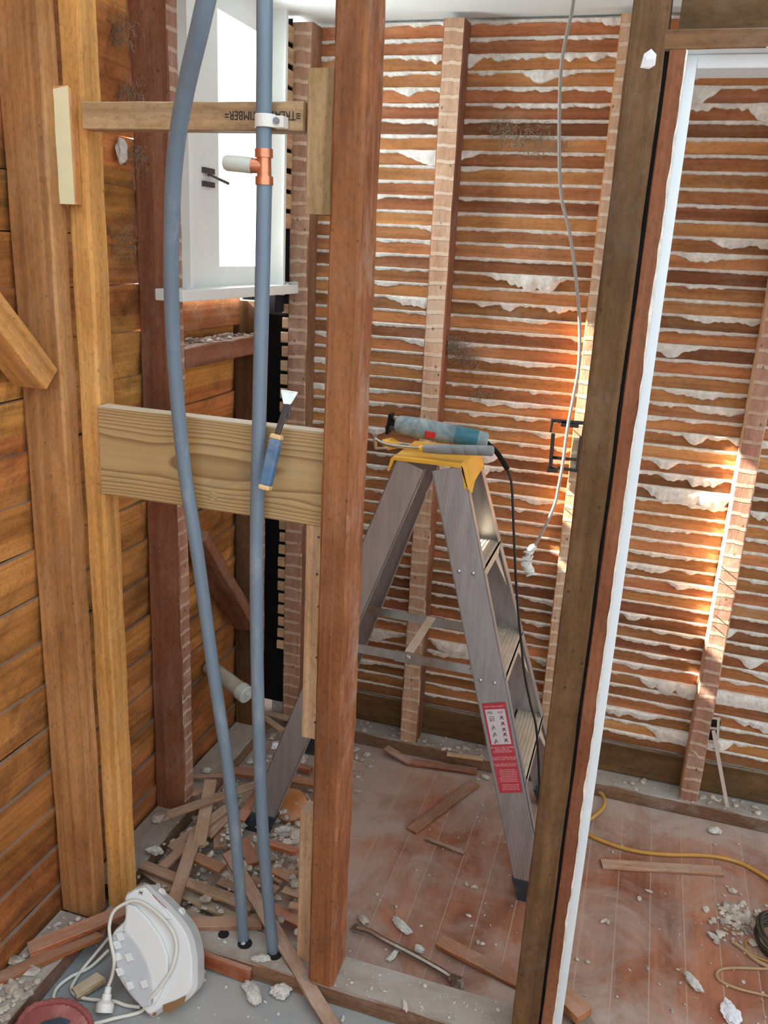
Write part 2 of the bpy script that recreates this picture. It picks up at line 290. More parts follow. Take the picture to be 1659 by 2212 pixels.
class MB:
    def __init__(s): s.v = []; s.f = []; s.m = []; s.sm = []
    def add(s, vs, fs, mi=0, smooth=False):
        k = len(s.v); s.v += [tuple(v) for v in vs]
        for f in fs: s.f.append([i+k for i in f]); s.m.append(mi); s.sm.append(smooth)
    def box(s, a, b, mi=0, mw=None):
        (x0, y0, z0), (x1, y1, z1) = a, b
        vs = [V((x, y, z)) for x in (x0, x1) for y in (y0, y1) for z in (z0, z1)]
        if mw: vs = [mw @ v for v in vs]
        s.add(vs, [(0, 1, 3, 2), (4, 6, 7, 5), (0, 4, 5, 1), (2, 3, 7, 6), (0, 2, 6, 4), (1, 5, 7, 3)], mi)
    def tube(s, pts, r, n=10, mi=0, cap=True, up=None):
        pts = [V(p) for p in pts]; rs = r if isinstance(r, (list, tuple)) else [r]*len(pts); vs = []; fs = []; pa = None
        for i, p in enumerate(pts):
            d = (pts[min(i+1, len(pts)-1)] - pts[max(i-1, 0)]).normalized()
            if pa is None: pa = d.orthogonal().normalized()
            pa = (pa - d*pa.dot(d)).normalized(); pb = d.cross(pa)
            for k in range(n):
                a = 2*math.pi*k/n; vs.append(p + (pa*math.cos(a) + pb*math.sin(a))*rs[i])
        for i in range(len(pts)-1):
            for k in range(n): fs.append((i*n+k, i*n+(k+1) % n, (i+1)*n+(k+1) % n, (i+1)*n+k))
        s.add(vs, fs, mi, True)
        if cap: s.add(vs[:n], [tuple(range(n-1, -1, -1))], mi); s.add(vs[-n:], [tuple(range(n))], mi)
    def prism(s, poly, d, mi=0):           # poly: list of Vectors, d: extrude vector
        n = len(poly); vs = [V(p) for p in poly] + [V(p)+V(d) for p in poly]
        s.add(vs, [tuple(range(n-1, -1, -1)), tuple(range(n, 2*n))] + [(i, (i+1) % n, n+(i+1) % n, n+i) for i in range(n)], mi)
    def chip(s, c, sx, sy, sz, rng, mi=0, rz=0):
        t = (1+5**.5)/2
        ico = [(-1, t, 0), (1, t, 0), (-1, -t, 0), (1, -t, 0), (0, -1, t), (0, 1, t), (0, -1, -t), (0, 1, -t), (t, 0, -1), (t, 0, 1), (-t, 0, -1), (-t, 0, 1)]
        fs = [(0, 11, 5), (0, 5, 1), (0, 1, 7), (0, 7, 10), (0, 10, 11), (1, 5, 9), (5, 11, 4), (11, 10, 2), (10, 7, 6), (7, 1, 8), (3, 9, 4), (3, 4, 2), (3, 2, 6), (3, 6, 8), (3, 8, 9), (4, 9, 5), (2, 4, 11), (6, 2, 10), (8, 6, 7), (9, 8, 1)]
        ca, sa = math.cos(rz), math.sin(rz); vs = []
        for x, y, z in ico:
            k = rng.uniform(.65, 1.15)/1.9; x, y, z = x*k*sx, y*k*sy, z*k*sz; vs.append((c[0]+x*ca-y*sa, c[1]+x*sa+y*ca, c[2]+z))
        s.add(vs, fs, mi)
    def build(s, name, mats, parent=None, bev=0, smooth=None, mw=None, sub=0):
        me = bpy.data.meshes.new(name); me.from_pydata(s.v, [], s.f)
        me.polygons.foreach_set('material_index', s.m); me.polygons.foreach_set('use_smooth', s.sm if smooth is None else [smooth]*len(s.f))
        if bev or True:
            bm = bmesh.new(); bm.from_mesh(me); bmesh.ops.remove_doubles(bm, verts=bm.verts, dist=1e-6); bmesh.ops.recalc_face_normals(bm, faces=bm.faces)
            if bev:
                es = [e for e in bm.edges if len(e.link_faces) == 2 and e.calc_face_angle(0) > .6]
                bmesh.ops.bevel(bm, geom=es, offset=bev, segments=2, affect='EDGES', profile=.6)
            for e in bm.edges:
                if len(e.link_faces) == 2 and e.calc_face_angle(0) > .65: e.smooth = False
            bm.to_mesh(me); bm.free()
        me.update(); return link(name, me, mats, parent, mw)
def spline(pts, n=8):
    pts = [V(p) for p in pts]; out = []
    P = [pts[0]*2-pts[1]] + pts + [pts[-1]*2-pts[-2]]
    for i in range(1, len(P)-2):
        a, b, c, d = P[i-1:i+3]
        for k in range(n):
            t = k/n; out.append(.5*((2*b) + (c-a)*t + (2*a-5*b+4*c-d)*t*t + (3*b-a-3*c+d)*t**3))
    out.append(pts[-1]); return out
def plank(name, p0, p1, wd, w, t, mats, parent=None, seg=None, jit=.0012, bev=.003, facedir=None, split=(0, 0), seed=None, bow=0):
    """a sawn board from p0 to p1 (centre line); wd = direction of its width w; t = thickness"""
    p0, p1 = V(p0), V(p1); Lg = (p1-p0).length; mw = frame(p0, p1-p0, wd); rng = random.Random(seed if seed is not None else name+str(round(p0.x*997+p0.y*131+p0.z*17, 3)))
    seg = seg or max(3, int(Lg/.045)); b = min(bev, t*.3); hw, ht = w/2, t/2
    sec = [(-hw+b, -ht), (hw-b, -ht), (hw, -ht+b), (hw, ht-b), (hw-b, ht), (-hw+b, ht), (-hw, ht-b), (-hw, -ht+b)]
    ph = [[rng.uniform(0, 6.28) for _ in range(3)] for _ in range(16)]; vs = []; fs = []
    for i in range(seg+1):
        sx = Lg*i/seg
        for k, (y, z) in enumerate(sec):
            j = lambda q: jit*(math.sin(sx*23+ph[q][0])+.7*math.sin(sx*61+ph[q][1])+.5*math.sin(sx*140+ph[q][2]))*.5
            ex = 0
            if i == 0 and split[0]: ex = rng.uniform(-.2, 1)*split[0]
            if i == seg and split[1]: ex = -rng.uniform(-.2, 1)*split[1]
            vs.append((sx+ex, y+j(k), z+j(k+8)*min(1, t/.02)+bow*math.sin(math.pi*i/seg)))
    for i in range(seg):
        for k in range(8): fs.append((i*8+k, (i+1)*8+k, (i+1)*8+(k+1) % 8, i*8+(k+1) % 8))
    fs += [tuple(range(7, -1, -1)), tuple(range(seg*8, seg*8+8))]
    me = bpy.data.meshes.new(name); me.from_pydata(vs, [], fs); me.update()
    bm = bmesh.new(); bm.from_mesh(me); bmesh.ops.recalc_face_normals(bm, faces=bm.faces); bm.to_mesh(me); bm.free()
    if facedir is not None:
        ld = mw.to_3x3().inverted() @ V(facedir)
        for p in me.polygons: p.material_index = 1 if p.normal.dot(ld) > .75 else 0
    o = link(name, me, mats, parent, mw); return o
def vstud(name, x0, x1, y0, y1, z0, z1, mats, label, cat='stud', facedir=None, group=None, **kw):
    o = plank(name, ((x0+x1)/2, (y0+y1)/2, z0), ((x0+x1)/2, (y0+y1)/2, z1), (1, 0, 0), x1-x0, y1-y0, mats, facedir=facedir, **kw)
    return tag(o, label, cat, group)
def textmesh(body, size, mw, name, mat, parent, extrude=.0002, align='CENTER', spacing=1.0):
    cu = bpy.data.curves.new('tmp', 'FONT'); cu.body = body; cu.size = size; cu.extrude = extrude; cu.align_x = align; cu.align_y = 'CENTER'; cu.space_line = spacing
    cu.resolution_u = 3
    o = bpy.data.objects.new('tmp', cu); COL.objects.link(o); bpy.context.view_layer.update()
    me = bpy.data.meshes.new_from_object(o.evaluated_get(bpy.context.evaluated_depsgraph_get())); bpy.data.objects.remove(o); bpy.data.curves.remove(cu)
    me.materials.clear(); me.name = name
    return link(name, me, mat, parent, mw)

# ================================================================== SETTING
XB = -1.14          # inner face of the weatherboards
YL = 2.40           # room face of the laths
CZ = 2.135          # ceiling
b = MB(); b.box((XB-.15, 1.356, -.03), (1.7, 2.75, 0)); tag(b.build('floor', 'floor'), kind='structure')
b = MB(); b.box((XB-.15, -1.5, -.03), (1.7, 1.356, 0)); tag(b.build('floor', 'lino'), kind='structure')
b = MB(); b.box((-1.04, 1.47, CZ), (1.7, YL+.03, CZ+.012)); tag(b.build('ceiling', 'ceil'), kind='structure')

# left wall: backs of the lapped weatherboards, each tilted, with a dusty ledge
wl = MB(); z0 = 1.244 - BP*12
WY0, WY1, WZ0, WZ1 = 1.79, 2.265, 1.40, 2.20
for i in range(32):  # rows above the ceiling are out of view, added to keep sun out
    za = z0 + i*BP; zb = za + BP
    spans = [(-1.2, 2.62)]
    if zb > WZ0+.02 and za < WZ1: spans = [(-1.2, WY0)]
    for ya, yb in spans:
        n = 14
        for k in range(n):
            y0, y1 = ya+(yb-ya)*k/n, ya+(yb-ya)*(k+1)/n
            w0 = .003*math.sin(y0*9+i*1.7); w1 = .003*math.sin(y1*9+i*1.7)
            q = [(XB-.010, y0, za+w0), (XB-.010, y1, za+w1), (XB, y1, zb+w1), (XB, y0, zb+w0), (XB-.011, y1, zb+w1), (XB-.011, y0, zb+w0)]
            wl.add(q, [(0, 1, 2, 3), (3, 2, 4, 5)], 0)
            wl.add([(XB-.03, y0, za), (XB-.03, y1, za), (XB-.03, y1, zb), (XB-.03, y0, zb)], [(0, 1, 2, 3)], 0)
for (ya, yb, za, zb) in ((-1.2, 1.785, 0, 3.3), (1.785, 2.62, 0, 1.38), (1.785, 2.62, 2.24, 3.3)):   # unseen outer sheet, added to stop light leaking through the boards
    wl.box((XB-.06, ya, za), (XB-.045, yb, zb))
tag(wl.build('wall_left', 'board'), kind='structure')
# unseen sill-high walls around the camera, added to cut light near the floor
b = MB(); b.box((-1.2, -1.62, 0), (1.75, -1.5, 1.15)); tag(b.build('unseen_wall_front', 'board'), kind='structure')
b = MB(); b.box((1.7, -1.5, 0), (1.8, 1.35, 1.15)); tag(b.build('unseen_wall_right', 'board'), kind='structure')

# back wall: laths nailed to the far side of the studs, plaster squeezed through between them
wb = MB(); wb.box((-1.09, YL+.012, 0), (1.7, YL+.03, CZ+.05)); WB = tag(wb.build('wall_back', 'plaster'), kind='structure')
PITCH_L, LW = .0387, .0318
STUDS = [(-1.015, -.956), (-.602, -.546), (-.168, -.113), (.262, .311), (.70, .75), (1.12, 1.17)]
zs = [.155 + PITCH_L*i for i in range(51)]
lr = random.Random(3)
for i, z in enumerate(zs):
    dz = lr.uniform(-.002, .002)
    plank('lath', (-1.045, YL+.005, z+LW/2+lr.uniform(-.0015, .0015)), (1.7, YL+.005, z+LW/2+dz), (0, 0, 1), LW+lr.uniform(-.0015, .0015), .009+lr.uniform(-.001, .001), 'lath', WB, seg=40, jit=.0012, bev=.0012)
pk = MB(); kr = random.Random(11)
def hang(i, x, a):
    n1 = mnoise.noise(V((x*7+i*13.1, i*3.7, 0))); n2 = mnoise.noise(V((x*24+i*5.1, i*9.2, 4))); n3 = mnoise.noise(V((x*75, i*4.4, 9)))
    big = mnoise.noise(V((x*3.1+i*21.7, i*1.31, 17)))
    b2 = mnoise.noise(V((x*8.3+i*4.9, i*6.1, 31)))
    return min(.036+.006*n2+.002*n3, max(0, .0014 + a*(.006*n1+.005*n2+.0022*n3) + a*.11*max(0, big-.28)*(1+.8*n2+.25*n3) + a*.045*max(0, b2-.3) + .0014*n3))
for i, z in enumerate(zs[1:] + [zs[-1]+PITCH_L]):
    zt = z + .0012; zb = z - (PITCH_L-LW)
    h = zt
    a = 1.0
    if h < .36: a = .55
    elif h > 1.9: a = 1.3
    elif h > 1.52: a = .42
    elif h > 1.38: a = 1.25
    a *= kr.choice([.45, .7, 1, 1.25, 1.7])
    xs = [(-.956, -.602), (-.546, -.168), (-.113, .262), (.311, .70), (.75, 1.12)]
    for xa, xb in xs:
        nx = int((xb-xa)/.0042); prev = None
        for k in range(nx+1):
            x = xa + (xb-xa)*k/nx; aa = a*(1.55 if (x > -.1 and h > 1.85) else 1)
            d = hang(i, x, aa); e = .0036 + .24*min(d, .05) + .0011*mnoise.noise(V((x*90, i*2.2, 3)))
            top = zt + .0012*mnoise.noise(V((x*40, i*7.7, 1))); bot = zb - d
            y = YL
            ring = [(x, y+.002, top), (x, y-e*.7, top-.0012), (x, y-e-.0012, top-(top-bot)*.28), (x, y-e*.95, top-(top-bot)*.62), (x, y-e*.62, bot+.0016), (x, y+.001, bot)]
            base = len(pk.v); pk.v += ring
            if prev is not None:
                for q in range(5):
                    pk.f.append([prev+q, base+q, base+q+1, prev+q+1]); pk.m.append(0); pk.sm.append(True)
            prev = base
tag(pk.build('plaster_key', 'plaster', WB), kind='stuff')
plank('baseboard_back', (-1.0, YL+.004, .098), (1.7, YL+.004, .098), (0, 0, 1), .10, .012, 'studdark', seg=20)['kind'] = 'structure'

# window in the left wall: sash, lining, stay and sill
WR = empty('window_1', (-1.06, 2.0, 1.42)); WR['kind'] = 'structure'
b = MB(); b.box((-1.10, 1.795, 1.42), (-1.025, 1.812, 2.2)); b.box((-1.082, 2.262, 1.42), (-1.002, 2.277, 2.2)); b.box((-1.10, 1.795, 2.18), (-1.025, 2.277, 2.2))
b.box((-1.10, 1.795, 1.42), (-1.04, 2.277, 1.448)); b.build('window_lining', 'white', WR, bev=.002)
b = MB(); b.box((-1.078, 1.80, 1.44), (-1.048, 1.976, 2.19)); b.box((-1.078, 2.215, 1.44), (-1.048, 2.275, 2.19)); b.box((-1.078, 1.976, 1.44), (-1.048, 2.215, 1.496)); b.box((-1.078, 1.976, 2.066), (-1.048, 2.215, 2.19))
b.build('sash', 'white', WR)
b = MB(); b.box((-1.066, 1.97, 1.49), (-1.062, 2.22, 2.07)); b.build('glass_pane', 'glass', WR)
b = MB(); p = PX(450, 383, -1.046)
b.box((p.x-.002, p.y-.028, p.z-.022), (p.x+.006, p.y+.022, p.z-.010)); b.box((p.x-.002, p.y-.028, p.z+.008), (p.x+.006, p.y+.022, p.z+.020))
b.tube([p+V((.012, -.02, .004)), p+V((.016, .03, -.003)), p+V((.018, .065, -.008))], .004, 8); b.build('window_stay', 'darksteel', WR)
b = MB(); b.box((-1.055, 1.69, 1.424), (-.985, 2.335, 1.449)); b.build('window_sill', 'white', WR, bev=.002)

# doorway on the right: lining, stop and head
DR = empty('door_1', (0, 1.40, 0)); DR['kind'] = 'structure'
DX1 = .80
plank('door_lining', (-.0155, 1.405, 0), (-.0155, 1.405, 1.835), (1, 0, 0), .024, .10, ['lining', 'whitejamb'], DR, facedir=(1, 0, 0), jit=.0006, bev=.0015)
plank('door_lining', (DX1+.0155, 1.405, 0), (DX1+.0155, 1.405, 1.835), (1, 0, 0), .024, .10, ['lining', 'whitejamb'], DR, facedir=(-1, 0, 0), jit=.0006, bev=.0015)
plank('head_lining', (-.045, 1.405, 1.8475), (DX1+.05, 1.405, 1.8475), (0, 1, 0), .10, .025, ['headwood', 'whitejamb'], DR, facedir=(0, 0, -1), jit=.0006, bev=.0015)
b = MB(); b.box((-.0035, 1.385, 0), (.0115, 1.455, 1.835)); b.box((DX1-.0115, 1.385, 0), (DX1+.0035, 1.455, 1.835)); b.box((.0115, 1.385, 1.817), (DX1-.0115, 1.455, 1.835)); b.build('door_stop', 'whitejamb', DR, bev=.002)
b = MB(); rr = random.Random(5); prev = None
for k in range(220):                     # ragged old paint line along the lining's edge
    z = 1.833*k/219; w = max(.0004, .0022+.0022*mnoise.noise(V((0, 0, z*34)))+.0028*mnoise.noise(V((3, 0, z*7))))
    ring = [(-.0035-w, 1.3543, z), (-.0025, 1.3543, z), (-.0025, 1.357, z)]
    base = len(b.v); b.v += ring
    if prev is not None:
        for q in range(2): b.f.append([prev+q, base+q, base+q+1, prev+q+1]); b.m.append(0); b.sm.append(False)
    prev = base
b.build('old_paint_edge', 'plaster', DR)

# ================================================================== TIMBER FRAME
vstud('corner_stud', -1.015, -.956, 2.33, YL, .045, 2.12, ['stud', 'marks'], 'dark brown corner stud striped with old lath marks, right of the white window', facedir=(0, -1, 0))
CS = bpy.data.objects['corner_stud']
cr = random.Random(9)
for i in range(10):                        # cut ends of the old wall laths left beside the corner stud
    z = 1.62+i*.052; plank('lath_stub', (-1.013, 2.283, z), (-1.013, 2.329, z+cr.uniform(-.002, .002)), (0, 0, 1), .040, .008, 'palebat', CS, seg=3, jit=.0006)
for i in range(27):
    z = .30+i*.0415; plank('lath_stub', (-1.036+cr.uniform(-.004, .002), 2.338, z), (-1.0145, 2.338, z), (0, 0, 1), .031, .009, 'palebat', CS, seg=3, jit=.0008)
vstud('wall_stud', -.602, -.546, 2.33, YL, .045, 2.12, ['stud', 'markspale'], 'orange brown wall stud with pale lath marks, behind the stepladder', facedir=(0, -1, 0))
vstud('wall_stud', -.168, -.113, 2.33, YL, .045, 2.12, ['pale', 'markspale'], 'lath marked wall stud holding the black bracket, partly hidden by the dark door stud', facedir=(0, -1, 0))
vstud('wall_stud', .262, .311, 2.33, YL, .045, 2.12, ['palebat', 'marks'], 'sunlit wall stud seen through the doorway on the right', facedir=(0, -1, 0))
plank('bottom_plate', (-1.0, 2.372, .0225), (1.7, 2.372, .0225), (0, 1, 0), .094, .045, 'plate'); tag(bpy.data.objects['bottom_plate'], 'dusty bottom plate along the foot of the lath wall', 'plate')
o = plank('bottom_plate', (-1.0925, 1.449, .0225), (-1.0925, 2.325, .0225), (1, 0, 0), .095, .045, 'plate'); tag(o, 'dusty bottom plate under the left wall studs, beyond the pipes', 'plate')
o = plank('bottom_plate', (-1.0925, -.6, .0225), (-1.0925, 1.34, .0225), (1, 0, 0), .095, .045, 'plate'); tag(o, 'dusty bottom plate along the weatherboards in the near left corner', 'plate')
# partition plate with the drilled holes for the pipes
o = plank('bottom_plate', (-1.04, 1.399, .0225), (-.03, 1.399, .0225), (0, 1, 0), .092, .045, 'plate'); tag(o, 'dusty partition plate that both grey pipes pass through', 'plate')
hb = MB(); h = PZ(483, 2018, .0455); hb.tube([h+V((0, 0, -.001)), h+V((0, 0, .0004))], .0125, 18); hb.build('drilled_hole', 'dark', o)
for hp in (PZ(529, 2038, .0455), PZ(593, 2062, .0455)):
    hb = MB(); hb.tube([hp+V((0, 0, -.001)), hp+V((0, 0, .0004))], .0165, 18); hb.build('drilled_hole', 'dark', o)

PO = vstud('partition_post', -.521, -.466, 1.353, 1.442, .045, 2.25, ['post', 'postflake'], 'tall reddish timber post standing in the middle of the partition', 'post', facedir=(1, 0, 0), bev=.005, jit=.0016)
vstud('door_stud', -.0835, -.033, 1.354, 1.45, .045, 2.25, 'studdark', 'dark stained stud beside the white door frame', jit=.001)
vstud('partition_stud', -1.046, -1.0, 1.392, 1.447, .045, 2.25, 'pale', 'yellowish end stud of the partition carrying the cream block', jit=.0012, bev=.005)
vstud('wall_stud', -1.138, -1.046, 1.345, 1.390, .045, 2.25, 'brownstud', 'wide brown stud against the weatherboards, left of the yellowish stud', jit=.0015, bev=.004)
vstud('wall_stud', -1.139, -1.048, 1.755, 1.800, .045, 2.25, ['stud', 'marks'], 'red brown wall stud behind the left grey pipe, left of the window', facedir=(1, 0, 0), jit=.0015)
vstud('wall_stud', -1.139, -1.058, 2.232, 2.278, .045, 1.40, ['studdark', 'marks'], 'dark brown stud under the window, behind the right grey pipe', facedir=(1, 0, 0))
b = MB(); b.box((XB+.002, 2.281, .045), (XB+.006, 2.42, 1.47)); b.box((XB+.004, 2.408, .045), (-1.046, 2.412, 1.42)); b.box((-1.13, 2.334, 1.36), (-1.016, 2.337, 2.13)); b.box((-1.034, 2.279, 1.37), (-1.030, 2.3335, 2.13)); tag(b.build('gap_shade_panel', 'dark'), 'black panels added to darken the gap between corner stud and window', 'shade panel')  # black panels added for the shaded gap and to block stray sun
# horizontal trimmer and apron under the window
o = plank('window_trimmer', (-1.085, 1.80, 1.285), (-1.085, 2.232, 1.285), (1, 0, 0), .075, .050, 'stud', jit=.0015); tag(o, 'dusty red brown trimmer between two studs below the window sill', 'trimmer')
o = plank('apron_board', (-1.128, 1.80, 1.375), (-1.128, 2.232, 1.375), (0, 0, 1), .085, .016, 'debrisred'); tag(o, 'red board just under the white window sill', 'board')
# braces
pa, pb = PX(-60, 640, -1.085), PX(92, 812, -1.085); pb.y = 1.322; pa = pa + (pa-pb).normalized()*.75
o = plank('diagonal_brace', pa, pb, (1, 0, 0), .075, .050, 'pale', jit=.0012); tag(o, 'diagonal timber brace running down to the brown stud at the left edge', 'brace')
pa, pb = PX(418, 1155, -1.085), PX(540, 1345, -1.085); pa.y = max(pa.y, 1.815); pb.y = 2.205
o = plank('diagonal_brace', pa, pb, (1, 0, 0), .08, .035, 'stud', jit=.0012); tag(o, 'red brown diagonal brace between the studs behind the grey pipes', 'brace')
b = MB(); b.box((-.0325, 1.366, .046), (-.0280, 1.44, 1.86)); tag(b.build('gap_shade_strip', 'dark'), 'black strip added to darken the gap between the dark door stud and the door frame', 'strip')  # black strip put in so the gap reads as deep shade
# lintel above the doorway
o = plank('door_lintel', (-.02, 1.42, 1.985), (.95, 1.42, 1.985), (0, 0, 1), .24, .05, 'studdark', jit=.001); tag(o, 'dark brown lintel board above the white door head', 'lintel')

# nogging, batten and packers
zl0, zl1 = 1.063, 1.238
NG = plank('nogging', (-.998, 1.402, 1.152), (-.521, 1.402, 1.150), (0, 0, 1), .176, .034, 'ring', jit=.0005, bev=.0015, seg=6)
tag(NG, 'wide grained pine nogging spanning between yellowish stud and post at waist height', 'nogging')
kb = MB(); kp = PY(460, 1073, 1.3845); kb.tube([kp+V((0, .002, 0)), kp+V((0, -.0015, 0))], [.0095, .0085], 16); kb.build('knot', 'treated', NG)
BT = plank('batten', (-.994, 1.396, 1.752), (-.579, 1.396, 1.752), (0, 0, 1), .044, .036, 'treated', jit=.0005, bev=.0015, seg=8)
tag(BT, 'narrow stamped pine batten fixed across at head height, pipe clip on it', 'batten')
pk1 = PY(650, 258, 1.3776); pk2 = PY(484, 264, 1.3776)
tm = frame(((pk1.x+pk2.x)/2, 1.3777, 1.7535), (-1, 0, 0), (0, 0, -1))
textmesh('≡TREATED TIMBER=', .0195, tm @ Matrix.Diagonal((.78, 1, 1, 1)), 'stamp', 'ink', BT, extrude=.0003)
p0, p1 = PY(697, 150, 1.395), PY(690, 464, 1.395)
o = plank('packing_block', (-.5485, 1.405, p1.z), (-.5485, 1.405, p0.z), (1, 0, 0), .052, .045, 'treated', jit=.0006, bev=.002); tag(o, 'yellowish packing block fixed high on the left side of the post', 'block')
p1 = PY(680, 1578, 1.42)
o = plank('packing_batten', (-.5425, 1.412, p1.z), (-.5425, 1.412, 1.061), (1, 0, 0), .041, .045, 'palebat', jit=.0006, bev=.002); tag(o, 'pale pine batten with nail heads under the nogging, against the post', 'batten')
for q in (1160, 1240, 1310, 1420, 1490, 1560):
    n = MB(); qp = PY(683+(q % 3)*3-q*.004+4, q, 1.389); n.tube([qp, qp+V((0, -.0018, 0))], .0022, 8); n.build('nail_head', 'darksteel', o)
p1 = PY(668, 1752, 1.41)
o = plank('timber_offcut', (-.5445, 1.42, .046), (-.5445, 1.42, p1.z), (1, 0, 0), .043, .045, 'palebat', jit=.0006, bev=.002); tag(o, 'short pale pine offcut standing on the plate against the post', 'offcut')
p0, p1 = PY(143, 188, 1.378), PY(162, 442, 1.378)
o = plank('painted_block', (-1.0385, 1.381, p1.z), (-1.0385, 1.381, p0.z), (1, 0, 0), .052, .020, ['pale', 'cream'], facedir=(0, -1, 0), jit=.0008, bev=.002, split=(0, .012)); tag(o, 'cream painted timber block nailed high on the yellowish stud', 'block')

# ================================================================== PIPES
b = MB()
lp = [(452, -30, 1.10), (432, 60, 1.12), (402, 190, 1.165), (383, 300, 1.20), (373, 420, 1.235), (370, 620, 1.285), (378, 800, 1.32), (397, 1000, 1.345), (427, 1200, 1.355), (461, 1450, 1.365), (491, 1650, 1.375), (513, 1850, 1.39)]
pts = [PY(x, y, Y) for x, y, Y in lp]; e = PZ(526, 2032, .04); pts.append(e)
b.tube(spline(pts, 10), .0128, 18); tag(b.build('water_pipe', 'pipe'), 'grey plastic pipe bowed to the left, bending towards the viewer at its top', 'pipe')
RP = empty('water_pipe', PZ(590, 2058, .045))
rp = [(572, -40, 1.345), (571, 120, 1.35), (570, 250, 1.358), (570, 332, 1.36)]
b = MB(); b.tube(spline([PY(x, y, Y) for x, y, Y in rp], 8), .0128, 18); b.build('upper_tube', 'pipe', RP)
rq = [(571, 398, 1.36), (567, 600, 1.36), (560, 900, 1.36), (554, 1200, 1.36), (557, 1500, 1.365), (568, 1800, 1.38)]
b = MB(); b.tube(spline([PY(x, y, Y) for x, y, Y in rq]+[PZ(590, 2058, .04)], 8), .0128, 18); b.build('lower_tube', 'pipe', RP)
tag(RP, 'straight grey plastic pipe with copper tee, clipped to the stamped batten', 'pipe')
b = MB(); a0, a1 = PY(570, 322, 1.36), PY(571, 400, 1.36); d = (a1-a0)
b.tube([a0, a0+d*.24], .0146, 18); b.tube([a0+d*.2, a0+d*.8], .0118, 18); b.tube([a0+d*.76, a1], .0146, 18)
mid = a0+d*.47; b.tube([mid, mid+V((-.028, -.004, 0))], .0115, 16); b.build('copper_tee', 'copper', RP)
b = MB(); t1 = PY(486, 352, 1.352); b.tube([mid+V((-.02, -.003, 0)), mid+(t1-mid)*.5, t1+V((.004, 0, 0)), t1], [.0125, .0128, .0125, .0105], 16); b.build('taped_branch', 'tape', RP)
cp = PY(574, 262, 1.36); CL = empty('pipe_clip', cp); tag(CL, 'white plastic clip holding the grey pipe on the stamped batten', 'pipe clip')
b = MB(); n = 20; vs = []; fs = []
for k in range(n+1):
    a = math.pi*(k/n); q0 = V((math.cos(a)*.0155, -math.sin(a)*.0155, 0))
    vs += [cp+q0+V((0, 0, -.010)), cp+q0+V((0, 0, .010)), cp+q0*1.16+V((0, 0, .010)), cp+q0*1.16+V((0, 0, -.010))]
for k in range(n):
    for j in range(4): fs.append((k*4+j, k*4+(j+1) % 4, k*4+4+(j+1) % 4, k*4+4+j))
b.add(vs, fs); b.box((cp.x+.0145, cp.y-.006, cp.z-.010), (cp.x+.033, cp.y+.016, cp.z+.008)); b.build('strap', 'clip', CL, bev=.0015)
b = MB(); sp = cp+V((.022, -.006, 0)); b.tube([sp, sp+V((0, -.003, 0))], .0052, 14); b.build('screw_head', 'greygrip', CL)
# capped waste pipe
wp = empty('waste_pipe', PX(462, 1440, -1.10)); tag(wp, 'short dusty grey capped pipe poking out of the weatherboards between the grey pipes', 'pipe')
w0 = PX(452, 1440, -1.13); w1 = PY(534, 1502, 1.98)
b = MB(); dd = (w1-w0); b.tube([w0, w0+dd*.86], .0235, 20); b.build('tube', 'waste', wp)
b = MB(); b.tube([w0+dd*.84, w0+dd*.985, w1], [.0265, .0265, .024], 20); b.tube([w1, w1+dd.normalized()*.008], [.012, .011], 4); b.build('end_cap', 'tape', wp)

# ================================================================== CHISEL on the nogging
CH = empty('bolster_chisel', PY(585, 1000, 1.36)); tag(CH, 'bolster chisel with worn blue grip leaning on the nogging beside the right pipe', 'chisel')
h0, h1 = PY(572, 1058, 1.328), PY(599, 938, 1.350)
dv = (h1-h0).normalized()
def flatbar(b, p, q, wd, w0, w1, t, mi=0, inset=0):
    p, q = V(p), V(q); f = frame(p, q-p, wd); Lg = (q-p).length
    vs = [f @ V((x, s*w/2, tt*t/2)) for x, w in ((0, w0), (Lg, w1)) for s in (-1, 1) for tt in (-1, 1)]
    b.add(vs, [(0, 1, 3, 2), (4, 6, 7, 5), (0, 4, 5, 1), (2, 3, 7, 6), (0, 2, 6, 4), (1, 5, 7, 3)], mi)
b = MB(); flatbar(b, h0+dv*.008, h1-dv*.008, (1, 0, 0), .021, .022, .016); b.build('grip', 'blue', CH, bev=.004)
b = MB(); flatbar(b, h0, h0+dv*.009, (1, 0, 0), .020, .022, .017); b.build('grip_band', 'tan', CH, bev=.003)
b = MB(); flatbar(b, h1-dv*.009, h1, (1, 0, 0), .023, .019, .017); b.build('grip_band', 'tan', CH, bev=.003)
s1 = PY(621, 872, 1.364); b = MB(); flatbar(b, h1, s1, (1, 0, 0), .0095, .012, .006); flatbar(b, s1-(s1-h1)*.5+V((.012, 0, 0)), s1+V((.004, 0, 0)), (1, 0, 0), .005, .007, .004); b.build('shank', 'darksteel', CH, bev=.001)
s2 = PY(625, 847, 1.370); b = MB(); flatbar(b, s1-(s1-h1)*.03, s2, (1, .1, -.3), .013, .031, .006); flatbar(b, s2, s2+(s2-s1)*.12, (1, .1, -.3), .031, .030, .003); b.build('blade', 'steel', CH, bev=.0006)

